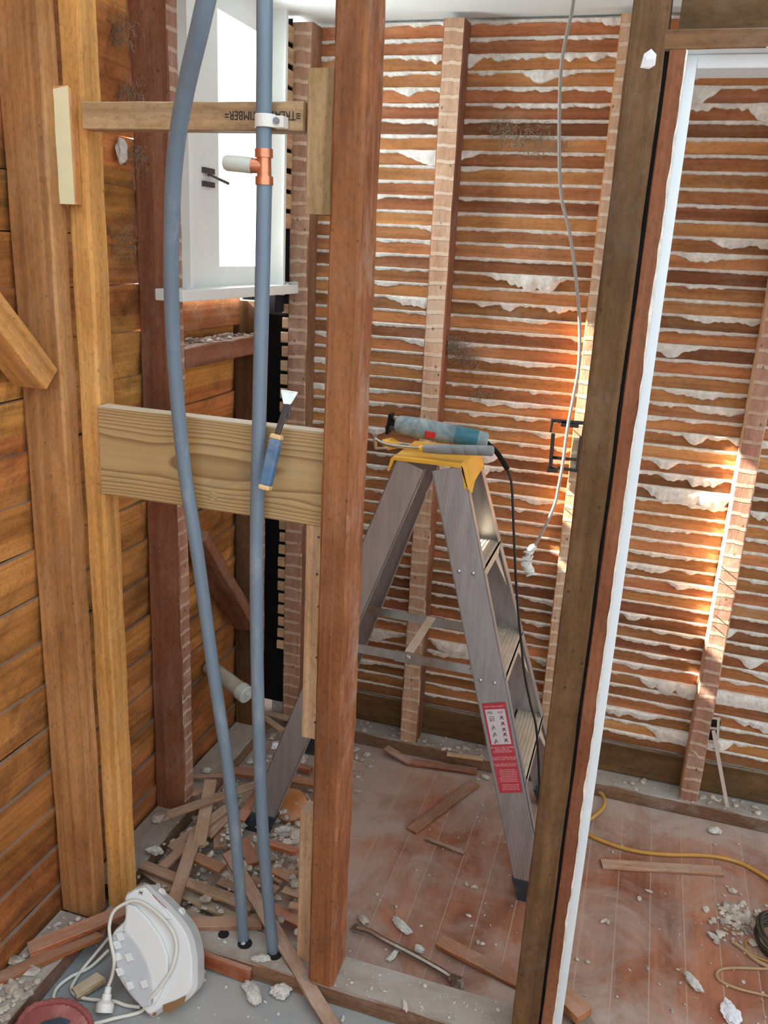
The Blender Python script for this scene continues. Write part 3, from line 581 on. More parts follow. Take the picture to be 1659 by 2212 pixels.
# ================================================================== STEPLADDER
LD = empty('stepladder', (-.48, 2.0, 0)); tag(LD, 'aluminium stepladder with yellow top standing behind the post', 'ladder')
ZT = 1.088
def xf(z): return -.404 + (ZT-z)*.2845      # front rail centre
def xb(z): return -.489 - (ZT-z)*.343       # back rail centre
def yn(z): return 1.845 - (ZT-z)*.035       # near side outer face
def yf(z): return 2.03 + (ZT-z)*.19
def rail(fx, fy, zlo, zhi, w, inward, name, flutes):
    b = MB(); a0, a1 = V((fx(zlo), fy(zlo), zlo)), V((fx(zhi), fy(zhi), zhi))
    X = (a1-a0).normalized(); Yd = V((1, 0, 0)); Yd = (Yd - X*Yd.dot(X)).normalized(); I = V((0, inward, 0)); I = (I-X*I.dot(X)-Yd*I.dot(Yd)).normalized(); Lg = (a1-a0).length
    def slab(y0, y1, i0, i1):
        vs = [a0+X*x+Yd*y+I*i for x in (0, Lg) for y in (y0, y1) for i in (i0, i1)]
        b.add(vs, [(0, 1, 3, 2), (4, 6, 7, 5), (0, 4, 5, 1), (2, 3, 7, 6), (0, 2, 6, 4), (1, 5, 7, 3)])
    slab(-w/2, w/2, 0, .0022); slab(-w/2, -w/2+.0022, 0, .024); slab(w/2-.0022, w/2, 0, .024)
    if flutes:
        for k in range(9): yy = -w/2+.006+k*(w-.012)/8.; slab(yy-.0014, yy+.0014, -.0011, 0)
    return b.build(name, 'alu', LD)
rail(xf, yn, .055, ZT-.004, .076, 1, 'front_rail', True); rail(xf, yf, .055, ZT-.004, .076, -1, 'front_rail', True)
rail(xb, yn, .05, ZT-.004, .070, 1, 'rear_rail', False); rail(xb, yf, .05, ZT-.004, .070, -1, 'rear_rail', False)
for fx, w in ((xf, .078), (xb, .074)):
    for fy, sg in ((yn, 1), (yf, -1)):
        z = .06; X = V((fx(.06)-fx(0), 0, .06)).normalized(); c = V((fx(0), fy(0), 0)); b = MB()
        poly = [c+V((-w/2-.004, -.003*sg, .012)), c+V((w/2+.004, -.003*sg, .012)), V((fx(z)+w/2+.004, fy(z)-.003*sg, z)), V((fx(z)-w/2-.004, fy(z)-.003*sg, z+.0))]
        b.prism(poly, V((0, .031*sg, 0))); b.box((c.x-w/2-.002, min(c.y-.003*sg, c.y+.028*sg), 0), (c.x+w/2+.002, max(c.y-.003*sg, c.y+.028*sg), .013))
        fo = b.build('foot', 'blackdusty', LD, bev=.002)
        r = MB(); rc = V((fx(.035), fy(.035)-.0035*sg, .035)); r.tube([rc, rc+V((0, -.003*sg, 0))], .0055, 12); r.build('rivet', 'steel', fo)
# yellow cap
b = MB(); y0, y1 = yn(ZT)-.006, yf(ZT)+.006
prof = [(-.533, 1.098), (-.372, 1.100), (-.366, 1.094), (-.354, 1.055), (-.358, 1.054), (-.372, 1.090), (-.530, 1.090), (-.541, 1.062), (-.545, 1.063), (-.538, 1.093)]
b.prism([V((x, y0, z)) for x, z in prof], V((0, y1-y0, 0)))
for yy in (y0, y1-.003):
    b.prism([V((-.372, yy, 1.098)), V((-.362, yy, 1.09)), V((-.350, yy, 1.048)), V((-.36, yy, 1.04))], V((0, .003, 0)))
b.build('top_cap', 'yellow', LD, bev=.0012)
b = MB(); b.prism([V((-.353, y0, 1.052)), V((-.368, y0, 1.096)), V((-.372, y1, 1.096)), V((-.352, y1, 1.055)), V((-.350, y0+.08, 1.045)), V((-.340, y0, 1.035))], V((-.004, 0, 0))); b.build('cap_end', 'yellow', LD, bev=.001)
# treads
for z in (.855, .59, .325):
    b = MB(); xa, xb_ = xf(z)-.036, xf(z)+.040; ya, yb = yn(z)+.003, yf(z)-.003
    b.box((xa, ya, z-.004), (xb_, yb, z)); b.box((xb_-.003, ya, z-.030), (xb_, yb, z)); b.box((xa, ya, z-.022), (xa+.003, yb, z))
    for k in range(7): xx = xa+.008+k*.0095; b.box((xx, ya, z), (xx+.004, yb, z+.0018))
    tr = b.build('tread', 'aluL', LD)
    for yy, sg in ((ya, 1), (yb, -1)):
        g = MB(); g.prism([V((xb_-.004, yy+.010*sg, z-.03)), V((xb_-.004, yy+.055*sg, z-.03)), V((xf(z-.11)+.036, yy+.012*sg, z-.115))], V((-.002, 0, 0))); g.build('gusset', 'aluL', tr)
    for dx in ((-.018, .016) if z > .4 else ()):
        r = MB(); rc = V((xf(z)+dx, yn(z)-.001, z-.012)); r.tube([rc, rc+V((0, -.002, 0)), rc+V((0, -.0032, 0))], [.0052, .0048, .0022], 12); r.build('rivet', 'steel', LD)
# spreader braces
zb_ = .588
for fy, off in ((yn, .030), (yf, -.030)):
    b = MB(); y = fy(zb_)+off; xm = -.47
    b.box((xb(zb_), y-.001, zb_-.013), (xm+.035, y+.001, zb_+.011)); b.box((xm-.035, y-.004, zb_-.013), (xf(zb_), y-.002, zb_+.011)); b.box((xm-.035, y-.0045, zb_-.015), (xm+.035, y+.0015, zb_+.013))
    sp_ = b.build('spreader', 'steel', LD)
    for xx in (xm, xf(zb_)-.045): r = MB(); rc = V((xx, y-.0045, zb_)); r.tube([rc, rc+V((0, -.004, 0))], [.0075, .005], 14); r.build('pivot', 'steel', sp_)
b = MB(); b.box((-.482, yn(zb_)+.03, zb_+.009), (-.460, yf(zb_)-.03, zb_+.012)); b.build('spreader_bar', 'aluL', LD)
# warning label on the near front rail
za, zb2 = .527, .297
c0, c1 = V((xf(za), yn(za)-.0014, za)), V((xf(zb2), yn(zb2)-.0014, zb2)); dn_ = (c1-c0).normalized()
lf = frame((c0+c1)/2, V((-dn_.z, 0, dn_.x))*1, -dn_); 
if lf.to_3x3().col[0].x < 0: lf = frame((c0+c1)/2, V((dn_.z, 0, -dn_.x)), -dn_)
LH = (c1-c0).length; LWD = .058
LB = MB(); LB.box((-LWD/2, -LH/2, -.0003), (LWD/2, LH/2, .0003)); LB = LB.build('warning_label', 'red', LD, mw=lf); LB['label'] = 'red and white warning label'
def onlab(x, y, z=.0006): return lf @ Matrix.Translation((x, y, z))
zsg = 1 if (lf.to_3x3().col[2].y < 0) else -1
pw = MB(); pw.box((-.024, LH*.045, -.0002), (.0245, LH*.43, .0004)); pw = pw.build('picture_panel', 'labwhite', LB, mw=onlab(0, 0, .0004*zsg))
textmesh('YES', .0085, onlab(-.0135, LH*.395, .001*zsg), 'lettering', 'ink', LB); textmesh('NO', .0085, onlab(.013, LH*.395, .001*zsg), 'lettering', 'redink', LB)
textmesh('FOR YOUR SAFETY', .0058, onlab(0, LH*.46, .0008*zsg), 'lettering', 'pinkink', LB)
textmesh('DO NOT USE WHERE\nELECTRICAL\nHAZARDS EXIST', .0064, onlab(0, LH*-.015, .0008*zsg), 'lettering', 'pinkink', LB, spacing=.85)
textmesh('DO NOT STAND ON OR\nABOVE 2ND TOP STEP', .0056, onlab(0, LH*-.112, .0008*zsg), 'lettering', 'pinkink', LB, spacing=.9)
textmesh('TO BE USED IN THE FULLY\nOPEN POSITION ONLY', .0050, onlab(0, LH*-.185, .0008*zsg), 'lettering', 'pinkink', LB, spacing=.9)
pr = random.Random(2)
b = MB()
for i in range(13):
    if i == 8: continue
    y = -LH*(.242+.0185*i); x = -.022+pr.uniform(0, .006)
    while x < .021:
        w = pr.uniform(.002, .006); b.box((x, y-.0007, 0), (min(x+w, .023), y+.0007, .0003)); x += w+.0013
b.build('small_print', 'pinkink', LB, mw=onlab(0, 0, .0004*zsg))
def strokes(b, cx_, cy_, segs, th=.0011):
    for (x0, y0_, x1, y1_) in segs:
        p, q = V((cx_+x0, cy_+y0_, 0)), V((cx_+x1, cy_+y1_, 0)); d_ = (q-p).normalized(); nrm = V((-d_.y, d_.x, 0))*th/2
        b.add([p-nrm, q-nrm, q+nrm, p+nrm], [(0, 1, 2, 3)])
kb_, rb_ = MB(), MB(); u_ = .001
for i, yy in enumerate((.33, .235, .16, .085)):           # YES column: ladder pictograms, each with a tick
    y = LH*yy; s_ = .0052
    strokes(kb_, -.011, y, [(-s_, -s_, 0, s_), (0, s_, s_*.8, -s_)] if i else [(-s_, -s_, -s_, s_), (s_, -s_, s_, s_), (-s_, s_, s_, s_), (-s_, 0, s_, 0), (-s_, -s_, s_, -s_)])
    strokes(kb_, -.011, y, [(-s_*.5, 0, s_*.4, 0)])
    strokes(rb_, -.014, y-.005, [(-.003, .001, -.001, -.002), (-.001, -.002, .004, .005)], .0013)
for i, yy in enumerate((.335, .27, .205, .15, .085)):      # NO column: pictograms crossed out
    y = LH*yy; s_ = .0046
    strokes(kb_, .0135, y, [(-s_, -s_, 0, s_), (0, s_, s_, -s_), (0, s_*.4, s_*.5, s_*1.1)])
    strokes(rb_, .0135, y, [(-s_, -s_, s_, s_), (-s_, s_, s_, -s_)], .0013)
kb_.build('pictogram', 'ink', LB, mw=onlab(0, 0, .0011*zsg)); rb_.build('tick_and_cross', 'redink', LB, mw=onlab(0, 0, .0013*zsg))

# ================================================================== TOOLS ON THE LADDER
CT = 1.101
MT = empty('multi_tool', (-.46, 1.97, CT)); tag(MT, 'dusty blue corded multi tool lying on the ladder top', 'power tool')
ta, tb = PY(852, 915, 1.945), PY(1054, 952, 1.985)
td = tb-ta; T = lambda s: ta+td*s
b = MB(); b.tube([T(-.005), T(.01), T(.05), T(.14), T(.24)], [.008, .017, .0215, .0235, .0245], 20); b.build('gear_head', 'toolblue', MT)
b = MB(); b.tube([T(.24), T(.26)], .0258, 20); b.build('collar', 'greygrip', MT)
b = MB(); b.tube([T(.26), T(.45), T(.7), T(.92), T(.985), T(1)], [.0248, .0242, .0218, .0205, .019, .013], 20); b.build('body', 'toolblue', MT)
b = MB(); tn = V((0, -1, .25)).normalized(); q = frame(T(.74), td, (0, 0, 1)); 
b.tube([T(.62), T(.66), T(.88), T(.90)], [.021, .0228, .0218, .020], 20); b.build('rear_grip', 'toolteal', MT)
b = MB(); sw = T(.41)+V((0, -.0225, -.006)); fx_ = frame(sw, td, (0, 0, 1))
b.box((-.013, -.0085, -.004), (.013, .0085, .004), mw=fx_); b.build('switch', 'toolred', MT, bev=.002)
b = MB()
for k in range(3): b.box((-.0095+k*.0085, -.0075, -.0055), (-.0055+k*.0085, .0075, .0055), mw=fx_)
b.build('switch_rib', 'toolred', MT, bev=.0008)
b = MB(); bl0 = T(-.03); b.box((bl0.x-.012, bl0.y-.014, bl0.z-.016), (bl0.x+.012, bl0.y+.014, bl0.z-.010+.006)); b.build('blade_clamp', 'darksteel', MT, bev=.002)
b = MB(); p0, p1 = PY(846, 893, 1.94), PY(838, 936, 1.94); flatbar(b, p0, p1, (1, 0, .2), .007, .006, .028); flatbar(b, (p0+p1)/2, T(0.02), (0, 0, 1), .012, .02, .02); b.build('blade', 'black', MT)
b = MB(); c = [T(.98)+V((0, 0, -.004)), PY(1072, 976, 1.985), PY(1085, 995, 1.975), PY(1096, 1014, 1.965)]; b.tube(spline(c, 6), [.0062]*19, 12); b.build('cord_sleeve', 'black', MT)
c = [PY(1096, 1014, 1.965), PY(1105, 1045, 1.96), PY(1108, 1100, 1.96), PY(1112, 1200, 1.96), PY(1117, 1290, 1.965), PY(1125, 1380, 1.965), PY(1133, 1455, 1.965), PY(1146, 1520, 1.965), PY(1158, 1570, 1.965), PY(1163, 1640, 1.97), PY(1170, 1740, 1.99), PZ(1200, 1850, .006), PZ(1235, 1815, .006)]
b = MB(); b.tube(spline(c, 8), .0032, 8); b.build('power_cord', 'cableblack', MT)
PB = empty('claw_hammer', (-.45, 1.87, CT)); tag(PB, 'long thin hammer with grey ribbed grip lying along the front of the ladder top', 'hammer')
g0, g1 = PY(1066, 974, 1.862), PY(913, 969, 1.868); gd = g1-g0
b = MB(); G = lambda s: g0+gd*s
b.tube([G(0), G(.02), G(.2), G(.21), G(.22), G(.38), G(.39), G(.40), G(.56), G(.57), G(.58), G(.75), G(.9), G(1)], [.010, .0122, .0122, .0112, .0122, .012, .0108, .012, .0118, .0106, .0118, .012, .0105, .0085], 16); b.build('grip', 'greygrip', PB)
b = MB(); b.tube([G(.99), G(1.045)], [.0092, .0075], 14); b.build('grip_collar', 'yellow', PB)
sh = [G(1.03), PY(880, 966, 1.87), PY(845, 962, 1.87), PY(822, 955, 1.872), PY(806, 943, 1.875)]
b = MB(); b.tube(spline(sh, 6), [.0042]*19+[.0042]*6, 10); b.build('shaft', 'steel', PB)
b = MB(); e0, e1 = PY(809, 944, 1.875), PY(812, 968, 1.875); flatbar(b, e0+V((0, 0, .006)), e1, (0, 1, 0), .018, .010, .005); flatbar(b, e1, PY(838, 968, 1.875), (0, 1, 0), .012, .004, .005); b.build('hammer_head', 'steel', PB, bev=.0008)
o = MB(); yb0 = PY(842, 976, 1.93); o.chip((yb0.x, yb0.y, CT+.008), .03, .03, .016, random.Random(4)); tag(o.build('yellow_clamp', 'yellow'), 'small yellow lump behind the hammer at the left end of the ladder top', 'clamp')

# ================================================================== ON THE LATH WALL
HC = empty('hanging_cable', PY(1242, 0, 2.26)); tag(HC, 'grey electric cable hanging in front of the lath wall, its end wrapped in white tape', 'cable')
hc = [(1244, -60), (1236, 20), (1221, 90), (1211, 160), (1208, 300), (1212, 420), (1230, 500), (1244, 600), (1252, 700), (1250, 790), (1240, 850), (1226, 925), (1216, 1000), (1206, 1055), (1198, 1090), (1174, 1145), (1148, 1190)]
hcp = [PY(x, y, 2.27 if i > 7 else 2.24) for i, (x, y) in enumerate(hc)]; b = MB(); b.tube(spline(hcp, 6), .0042, 10); b.build('sheath', 'cable', HC)
b = MB(); wr = [PY(1156, 1178, 2.27), PY(1142, 1192, 2.27), PY(1140, 1205, 2.27), PY(1137, 1218, 2.27), PY(1142, 1230, 2.268), PY(1148, 1240, 2.265)]
b.tube(spline(wr, 5), [.006, .009, .011, .010, .009, .0085, .0095, .0085, .0075, .0085, .0095, .009, .0085, .010, .0125, .0135, .014, .0145, .014, .0135, .0145, .0135, .0125, .013, .0125, .009], 12)
for k in range(5):
    cpt = wr[min(5, k+1)]; b.tube([cpt+V((.013*math.cos(a), .013*math.sin(a), .004*math.sin(a*2+k)+.003*math.cos(a))) for a in [i*.6283 for i in range(11)]], .0028, 6)
b.build('taped_end', 'wrap', HC)
BR = empty('flush_bracket', PY(1225, 960, 2.32)); tag(BR, 'black open metal flush bracket fixed on the sunlit lath marked stud', 'bracket')
q = lambda x, y, Y=2.315: PY(x, y, Y)
b = MB()
flatbar(b, q(1190, 908), q(1262, 914), (0, 0, 1), .010, .010, .004); flatbar(b, q(1212, 915), q(1250, 920), (0, 0, 1), .016, .012, .004)
flatbar(b, q(1194, 907), q(1189, 934), (1, 0, 0), .006, .006, .006); flatbar(b, q(1195, 936), q(1189, 1008), (1, 0, 0), .010, .010, .008)
flatbar(b, q(1256, 942), q(1247, 1012), (1, 0, 0), .010, .010, .008); b.build('frame', 'black', BR, bev=.001)
b = MB(); flatbar(b, q(1193, 988), q(1248, 993), (0, 0, 1), .008, .008, .003); flatbar(b, q(1182, 1014), q(1205, 1016), (0, 0, 1), .017, .012, .005); flatbar(b, q(1205, 1010), q(1248, 1017), (0, 0, 1), .009, .009, .004); b.build('cross_bar', 'black', BR, bev=.001)
BK = empty('mounting_bracket', PY(1545, 1575, 2.36)); tag(BK, 'small pale mounting bracket low on the wall, right of the sunlit stud', 'bracket')
b = MB(); q = lambda x, y, Y=2.375: PY(x, y, Y)
flatbar(b, q(1524, 1549), q(1556, 1553), (0, 0, 1), .006, .006, .004); flatbar(b, q(1552, 1552), q(1550, 1596), (1, 0, 0), .007, .007, .006); flatbar(b, q(1520, 1571), q(1550, 1574), (0, 0, 1), .006, .006, .004); flatbar(b, q(1518, 1600), q(1548, 1606), (0, 0, 1), .006, .006, .004); b.build('frame', 'greyconduit', BK)
b = MB(); a, c = q(1523, 1552, 2.392), q(1549, 1600, 2.392); b.box((a.x, 2.388, c.z), (c.x, 2.396, a.z)); b.build('recess', 'dark', BK)
b = MB(); flatbar(b, PY(1541, 1578, 2.366), PY(1573, 1752, 2.345), (1, 0, 0), .0105, .0105, .004); b.build('strip', 'greyconduit'); tag(bpy.data.objects['strip'], 'thin pale strip leaning against the wall under the small bracket', 'strip'); bpy.data.objects['strip'].name = 'cable_strip'
b = MB(); b.tube(spline([PY(1492, 1622, 2.33), PY(1500, 1626, 2.318), PY(1508, 1636, 2.312)], 4), .0042, 8); tag(b.build('wood_peg', 'palebat'), 'short pale peg sticking out of the lower part of the sunlit stud', 'peg')

def fluff(name, label, centers, seed):
    r = random.Random(seed); b = MB()
    for (c, rad, n) in centers:
        for k in range(n*2):
            a = c+V((r.gauss(0, rad), r.uniform(-.004, .006), r.gauss(0, rad*.8))); pts = [a]
            for j in range(3): pts.append(pts[-1]+V((r.gauss(0, .005), r.gauss(0, .003), r.gauss(-.002, .005))))
            b.tube(pts, [.0004, .0007, .0006, .0002], 4, cap=False)
    return tag(b.build(name, 'dust'), label, 'cobweb', kind='stuff')
fluff('cobweb', 'brown dusty cobweb across the upper laths behind the hanging cable', [(PY(1085, 280, 2.375), .02, 60), (PY(1120, 300, 2.375), .02, 50), (PY(1165, 305, 2.37), .025, 60), (PY(1210, 312, 2.37), .012, 25)], 1)
fluff('cobweb', 'clump of brown fluff on the laths right of the stud behind the ladder', [(PY(985, 750, 2.37), .017, 110), (PY(1010, 770, 2.375), .02, 60), (PY(1038, 850, 2.385), .014, 25)], 2)
fluff('cobweb', 'grey cobweb in the dark corner right of the yellowish stud', [(PX(262, 70, -1.12), .018, 50), (PX(275, 200, -1.12), .016, 40), (PX(285, 330, -1.12), .016, 40), (PX(260, 520, -1.12), .02, 40)], 3)

# ================================================================== HEATER
HB = PZ(326, 2192, .002); hn = V((.10, -.80, .60)).normalized()      # facing direction of the dish
Hq = lambda cx_, cy_, off=0: PP(80+cx_/4.1475, 1850+cy_/4.1475, HB+hn*off, hn)
FH = empty('fan_heater', HB); tag(FH, 'white plastic fan heater lying on its side on the floor, its flex looped over it', 'heater')
out = [(800, 345), (840, 312), (890, 280), (985, 252), (1050, 300), (1180, 420), (1330, 590), (1400, 720), (1435, 880), (1440, 1000), (1430, 1180), (1330, 1300), (1130, 1390), (1040, 1440), (960, 1370), (850, 1250), (740, 1080), (700, 940), (672, 790), (690, 670), (800, 545)]
b = MB(); poly = [Hq(x, y) for x, y in out]; poly = [p for i in range(len(poly)) for p in spline([poly[i-1], poly[i], poly[(i+1) % len(poly)], poly[(i+2) % len(poly)]], 4)[4:8]]; cen = sum(poly, V())/len(poly)
front = [cen+(p-cen)*.93+hn*.018 for p in poly]; n = len(poly)
vs = front + poly + [cen+(p-cen)*.97-hn*.055 for p in poly] + [cen+(p-cen)*.80-hn*.075 for p in poly]
fs = [tuple(range(n))] + [(k*n+i, k*n+(i+1) % n, (k+1)*n+(i+1) % n, (k+1)*n+i) for k in range(3) for i in range(n)] + [tuple(range(4*n-1, 3*n-1, -1))]
b.add(vs, fs); b.build('shell', 'heater', FH, bev=.003)
b = MB(); gp = [(690, 720), (735, 690), (800, 672), (870, 735), (940, 830), (1000, 950), (1040, 1080), (1050, 1200), (1030, 1330), (955, 1345), (860, 1225), (760, 1070), (715, 930), (690, 800)]
b.prism([Hq(x, y, .017) for x, y in gp], hn*.010); b.build('grille', 'grille', FH, bev=.0025)
b = MB()
for (x, y) in [(750, 722), (720, 795), (825, 905), (725, 900), (745, 1035), (838, 1158), (962, 1146)]:
    b.prism([Hq(x-40, y-30, .027), Hq(x+15, y-45, .027), Hq(x+45, y+22, .027), Hq(x-12, y+40, .027)], hn*.004)
b.build('grille_pad', 'heater', FH, bev=.001)
b = MB(); st = [(820, 420), (900, 440), (1020, 560), (1130, 720), (1190, 880), (1190, 1060), (1120, 1230), (1060, 1330), (1040, 1200), (1030, 1080), (980, 930), (910, 800), (830, 700), (790, 660), (810, 560)]
b.prism([Hq(x, y, .014) for x, y in st], hn*.012); b.build('front_ridge', 'heater', FH, bev=.004)
b = MB(); b.prism([Hq(810, 350, .012), Hq(890, 295, .012), Hq(980, 270, .012), Hq(1040, 330, .012), Hq(1230, 560, .012), Hq(1150, 560, .012), Hq(1000, 430, .012), Hq(880, 385, .012), Hq(812, 400, .012)], hn*.010); b.build('control_panel', 'heater', FH, bev=.003)
b = MB(); p = Hq(930, 325, .0225); strokes_ = [(-.004, -.004, .004, .004), (-.004, .004, .004, -.004), (-.005, 0, .005, 0)]
hf = frame(p, V((1, .1, 0)), V((0, .6, .8)));
for x0, y0_, x1, y1_ in strokes_:
    a_, c_ = hf @ V((x0, y0_, 0)), hf @ V((x1, y1_, 0)); b.tube([a_, c_], .0006, 4)
b.build('panel_mark', 'ink', FH)
b = MB()
pts_ = [Hq(1035+125*k/9, 345+120*k/9, .0228) for k in range(10)]
for k in range(9): b.tube([pts_[k], pts_[k]+(pts_[k+1]-pts_[k])*.7], .0009, 4)
b.build('panel_lettering', 'redink', FH)
for (x, y, r_) in [(1112, 330, .0115), (1290, 500, .010)]:
    b = MB(); p = Hq(x, y, -.03); ax_ = V((.6, .25, .55)).normalized(); b.tube([p-ax_*.012, p+ax_*.004, p+ax_*.007], [r_, r_, r_*.7], 18); b.build('knob', 'whiteplug', FH)
b = MB(); p = Hq(865, 495, .018); b.tube([p, p+hn*.006], [.009, .007], 16); b.build('button', 'whiteplug', FH)
b = MB(); b.prism([Hq(1130, 1330, .019), Hq(1240, 1290, .019), Hq(1335, 1245, .019), Hq(1320, 1310, .019), Hq(1190, 1400, .019), Hq(1130, 1395, .019)], hn*.002); b.prism([Hq(1040, 1400, .019), Hq(1075, 1400, .019), Hq(1065, 1430, .019), Hq(1035, 1430, .019)], hn*.002); b.build('broken_corner', 'cardbrown', FH)
Fz = lambda cx_, cy_, z=.007: PZ(80+cx_/4.1475, 1850+cy_/4.1475, z)
cz = .028
c = [Hq(640, 1160, .012), Hq(675, 1060, .018), Hq(690, 920, cz+.008), Hq(660, 760, cz+.006), Hq(648, 620, cz), Hq(690, 490, cz), Hq(800, 415, cz), Hq(890, 398, cz), Hq(1010, 455, cz), Hq(1150, 580, cz), Hq(1235, 720, cz), Hq(1245, 860, cz), Hq(1200, 1020, cz), Hq(1110, 1160, cz), Hq(1010, 1280, .025), Fz(930, 1390), Fz(700, 1450), Fz(480, 1501), Fz(300, 1480), Fz(180, 1400), Fz(145, 1290), Fz(180, 1180), Fz(300, 1080), Fz(480, 990), Fz(640, 840, .02)]
b = MB(); b.tube(spline(c, 8), .0037, 10); b.build('flex', 'cord', FH)
c = [Fz(640, 730, .03), Fz(500, 900, .02), Fz(400, 1020), Fz(335, 1120), Fz(310, 1185), Fz(345, 1245), Fz(440, 1275), Fz(580, 1290), Fz(700, 1300), Fz(800, 1335), Fz(920, 1350, .012)]
b = MB(); b.tube(spline(c, 8), .0037, 10); b.build('flex', 'cord', FH)
pa_ = Hq(640, 1165, .012); pb_ = Fz(618, 1290, .022); pc_ = Fz(620, 1345, .022)
b = MB(); dd_ = (pb_-pa_); b.tube([pa_, pa_+dd_*.1, pa_+dd_*.5, pa_+dd_*.55, pb_], [.005, .007, .0072, .0098, .0105], 14); b.tube([pb_, pb_+dd_.normalized()*.006, pb_+dd_.normalized()*.022], [.012, .0185, .0185], 20); b.build('plug', 'whiteplug', FH)

# red glove in the near left corner
GL = empty('work_glove', PZ(110, 2200, 0)); tag(GL, 'red ribbed glove cuff with navy lining, cut off by the bottom left corner', 'glove')
b = MB(); gr = [PZ(x, y, z) for x, y, z in [(30, 2225, .03), (62, 2180, .055), (100, 2166, .065), (140, 2163, .065), (172, 2176, .06), (193, 2200, .05), (200, 2230, .03)]]
gs = spline(gr, 6); vs = []; fs = []
for p in gs: vs += [p, V((p.x, p.y, .0))+ (V((p.x, p.y, 0))-V((PZ(110, 2240, 0).x, PZ(110, 2240, 0).y, 0)))*.10, p+V((0, -.03, -.02)), p+V((.0, -.075, -.045))]
for i in range(len(gs)-1):
    k = i*4; fs += [(k, k+4, k+5, k+1), (k, k+2, k+6, k+4), (k+2, k+3, k+7, k+6)]
b.add(vs, fs, 0, True); b.build('shell', 'redcloth', GL)
b = MB(); b.tube(gs, [.006+.0012*math.sin(i*2.4) for i in range(len(gs))], 10); b.build('ribbed_rim', 'redcloth', GL)
b = MB(); b.prism([PZ(60, 2225, .035), PZ(95, 2205, .05), PZ(130, 2196, .055), PZ(160, 2205, .045), PZ(175, 2230, .03), PZ(120, 2260, .02)], V((0, 0, -.015))); b.build('lining', 'navy', GL, bev=.003)

# ================================================================== DEBRIS
def stick(x0, y0, x1, y1, z0, z1, wpx, label, mat='debris', t=.008, cat='lath', name='broken_lath', split=(0, 0), tilt=0, group=None):
    a, c = PZ(x0, y0, z0+t/2), PZ(x1, y1, z1+t/2); dist = ((a+c)/2-CAM).length
    d = (c-a); wd = V((-d.y, d.x, 0)).normalized() + V((0, 0, tilt))
    w = wpx*dist/FPX
    o = plank(name, a, c, wd, w, t, mat, jit=.0012, bev=.0012, split=split, seg=max(4, int(d.length/.03)))
    return tag(o, label, cat, group)
S = stick
S(340, 1768, 556, 1694, .088, .105, 21, 'pale lath with splintered end lying on top of the pile behind the left pipe', split=(.035, 0))
S(455, 1686, 430, 1828, .098, .06, 25, 'pale square-ended lath pointing towards the viewer, under the splintered lath')
S(368, 1834, 500, 1738, .045, .075, 20, 'light lath slanting under the square-ended lath in the pile')
S(372, 1958, 424, 1800, .06, .062, 26, 'broad brown lath standing out between the heater top and the pile')
S(297, 1868, 372, 1922, .025, .03, 19, 'short grey lath right of the yellowish stud, above the heater')
S(306, 1868, 392, 1902, .05, .05, 22, 'brown lath end crossing behind the broad brown lath', name='broken_lath')
S(390, 1902, 545, 1958, .058, .05, 24, 'long brown lath from the heater towards the left pipe', split=(.01, 0))
S(560, 1950, 690, 2012, .035, .02, 26, 'orange brown lath lying between the right pipe and the post foot', mat='debrisred')
S(384, 1925, 508, 1984, .028, .022, 22, 'dirty yellow lath under the long brown lath', mat='palebat')
S(398, 1996, 566, 1993, .045, .045, 27, 'straight brown lath lying across the plate in front of the left pipe', t=.012)
S(492, 1842, 752, 2272, .112, .001, 27, 'long diagonal lath leaning across the plate behind both pipes')
S(414, 1678, 488, 1676, .06, .06, 11, 'thin light sliver at the back of the pile')
S(497, 1664, 700, 1693, .03, .035, 24, 'reddish lath passing behind the ladder leg', mat='debrisred')
S(420, 1850, 480, 1878, .05, .045, 25, 'stubby red lath in the middle of the pile', mat='debrisred')
S(446, 1806, 497, 1755, .04, .06, 24, 'brown lath half buried beneath the square-ended lath')
S(473, 1786, 476, 1832, .03, .025, 26, 'upright-looking short brown lath beside the left pipe')
S(350, 1874, 404, 1824, .05, .05, 22, 'dark brown lath end left of the broad brown lath')
S(524, 1816, 546, 1868, .045, .035, 24, 'red chunk of lath between the two pipes below the ladder foot', mat='debrisred', t=.014)
S(578, 1822, 648, 1842, .055, .05, 17, 'curled red strip just right of the right pipe', mat='debrisred', t=.012, split=(0, .02))
S(592, 1880, 640, 1904, .035, .03, 22, 'small orange brown lath end right of the right pipe', mat='debrisred', split=(0, .015))
S(612, 1922, 676, 1942, .03, .03, 20, 'brown lath end beside the standing pine offcut')
S(625, 1956, 684, 1966, .042, .04, 17, 'pale lath end tucked behind the post foot')
S(473, 1904, 515, 1922, .04, .04, 20, 'short dark lath left of the left pipe, above the plate')
S(568, 1548, 610, 1578, .055, .05, 15, 'light lath end beside the right pipe, left of the ladder leg', mat='palebat')
S(574, 1540, 624, 1552, .046, .046, 16, 'pale lath end behind the ladder leg in the back corner', mat='palebat')
S(634, 1652, 672, 1664, .012, .012, 15, 'small orange offcut by the far ladder foot', mat='debrisred', t=.014)
S(414, 1714, 448, 1703, .075, .08, 16, 'short light lath end near the red brown stud')
S(517, 1772, 560, 1712, .05, .065, 22, 'dark red lath between the pipes under the splintered lath', mat='debrisred')
S(540, 1900, 600, 1925, .03, .03, 20, 'dusty brown lath low between the two pipes')
S(596, 1905, 648, 1870, .025, .025, 18, 'dull lath crossing right of the right pipe')
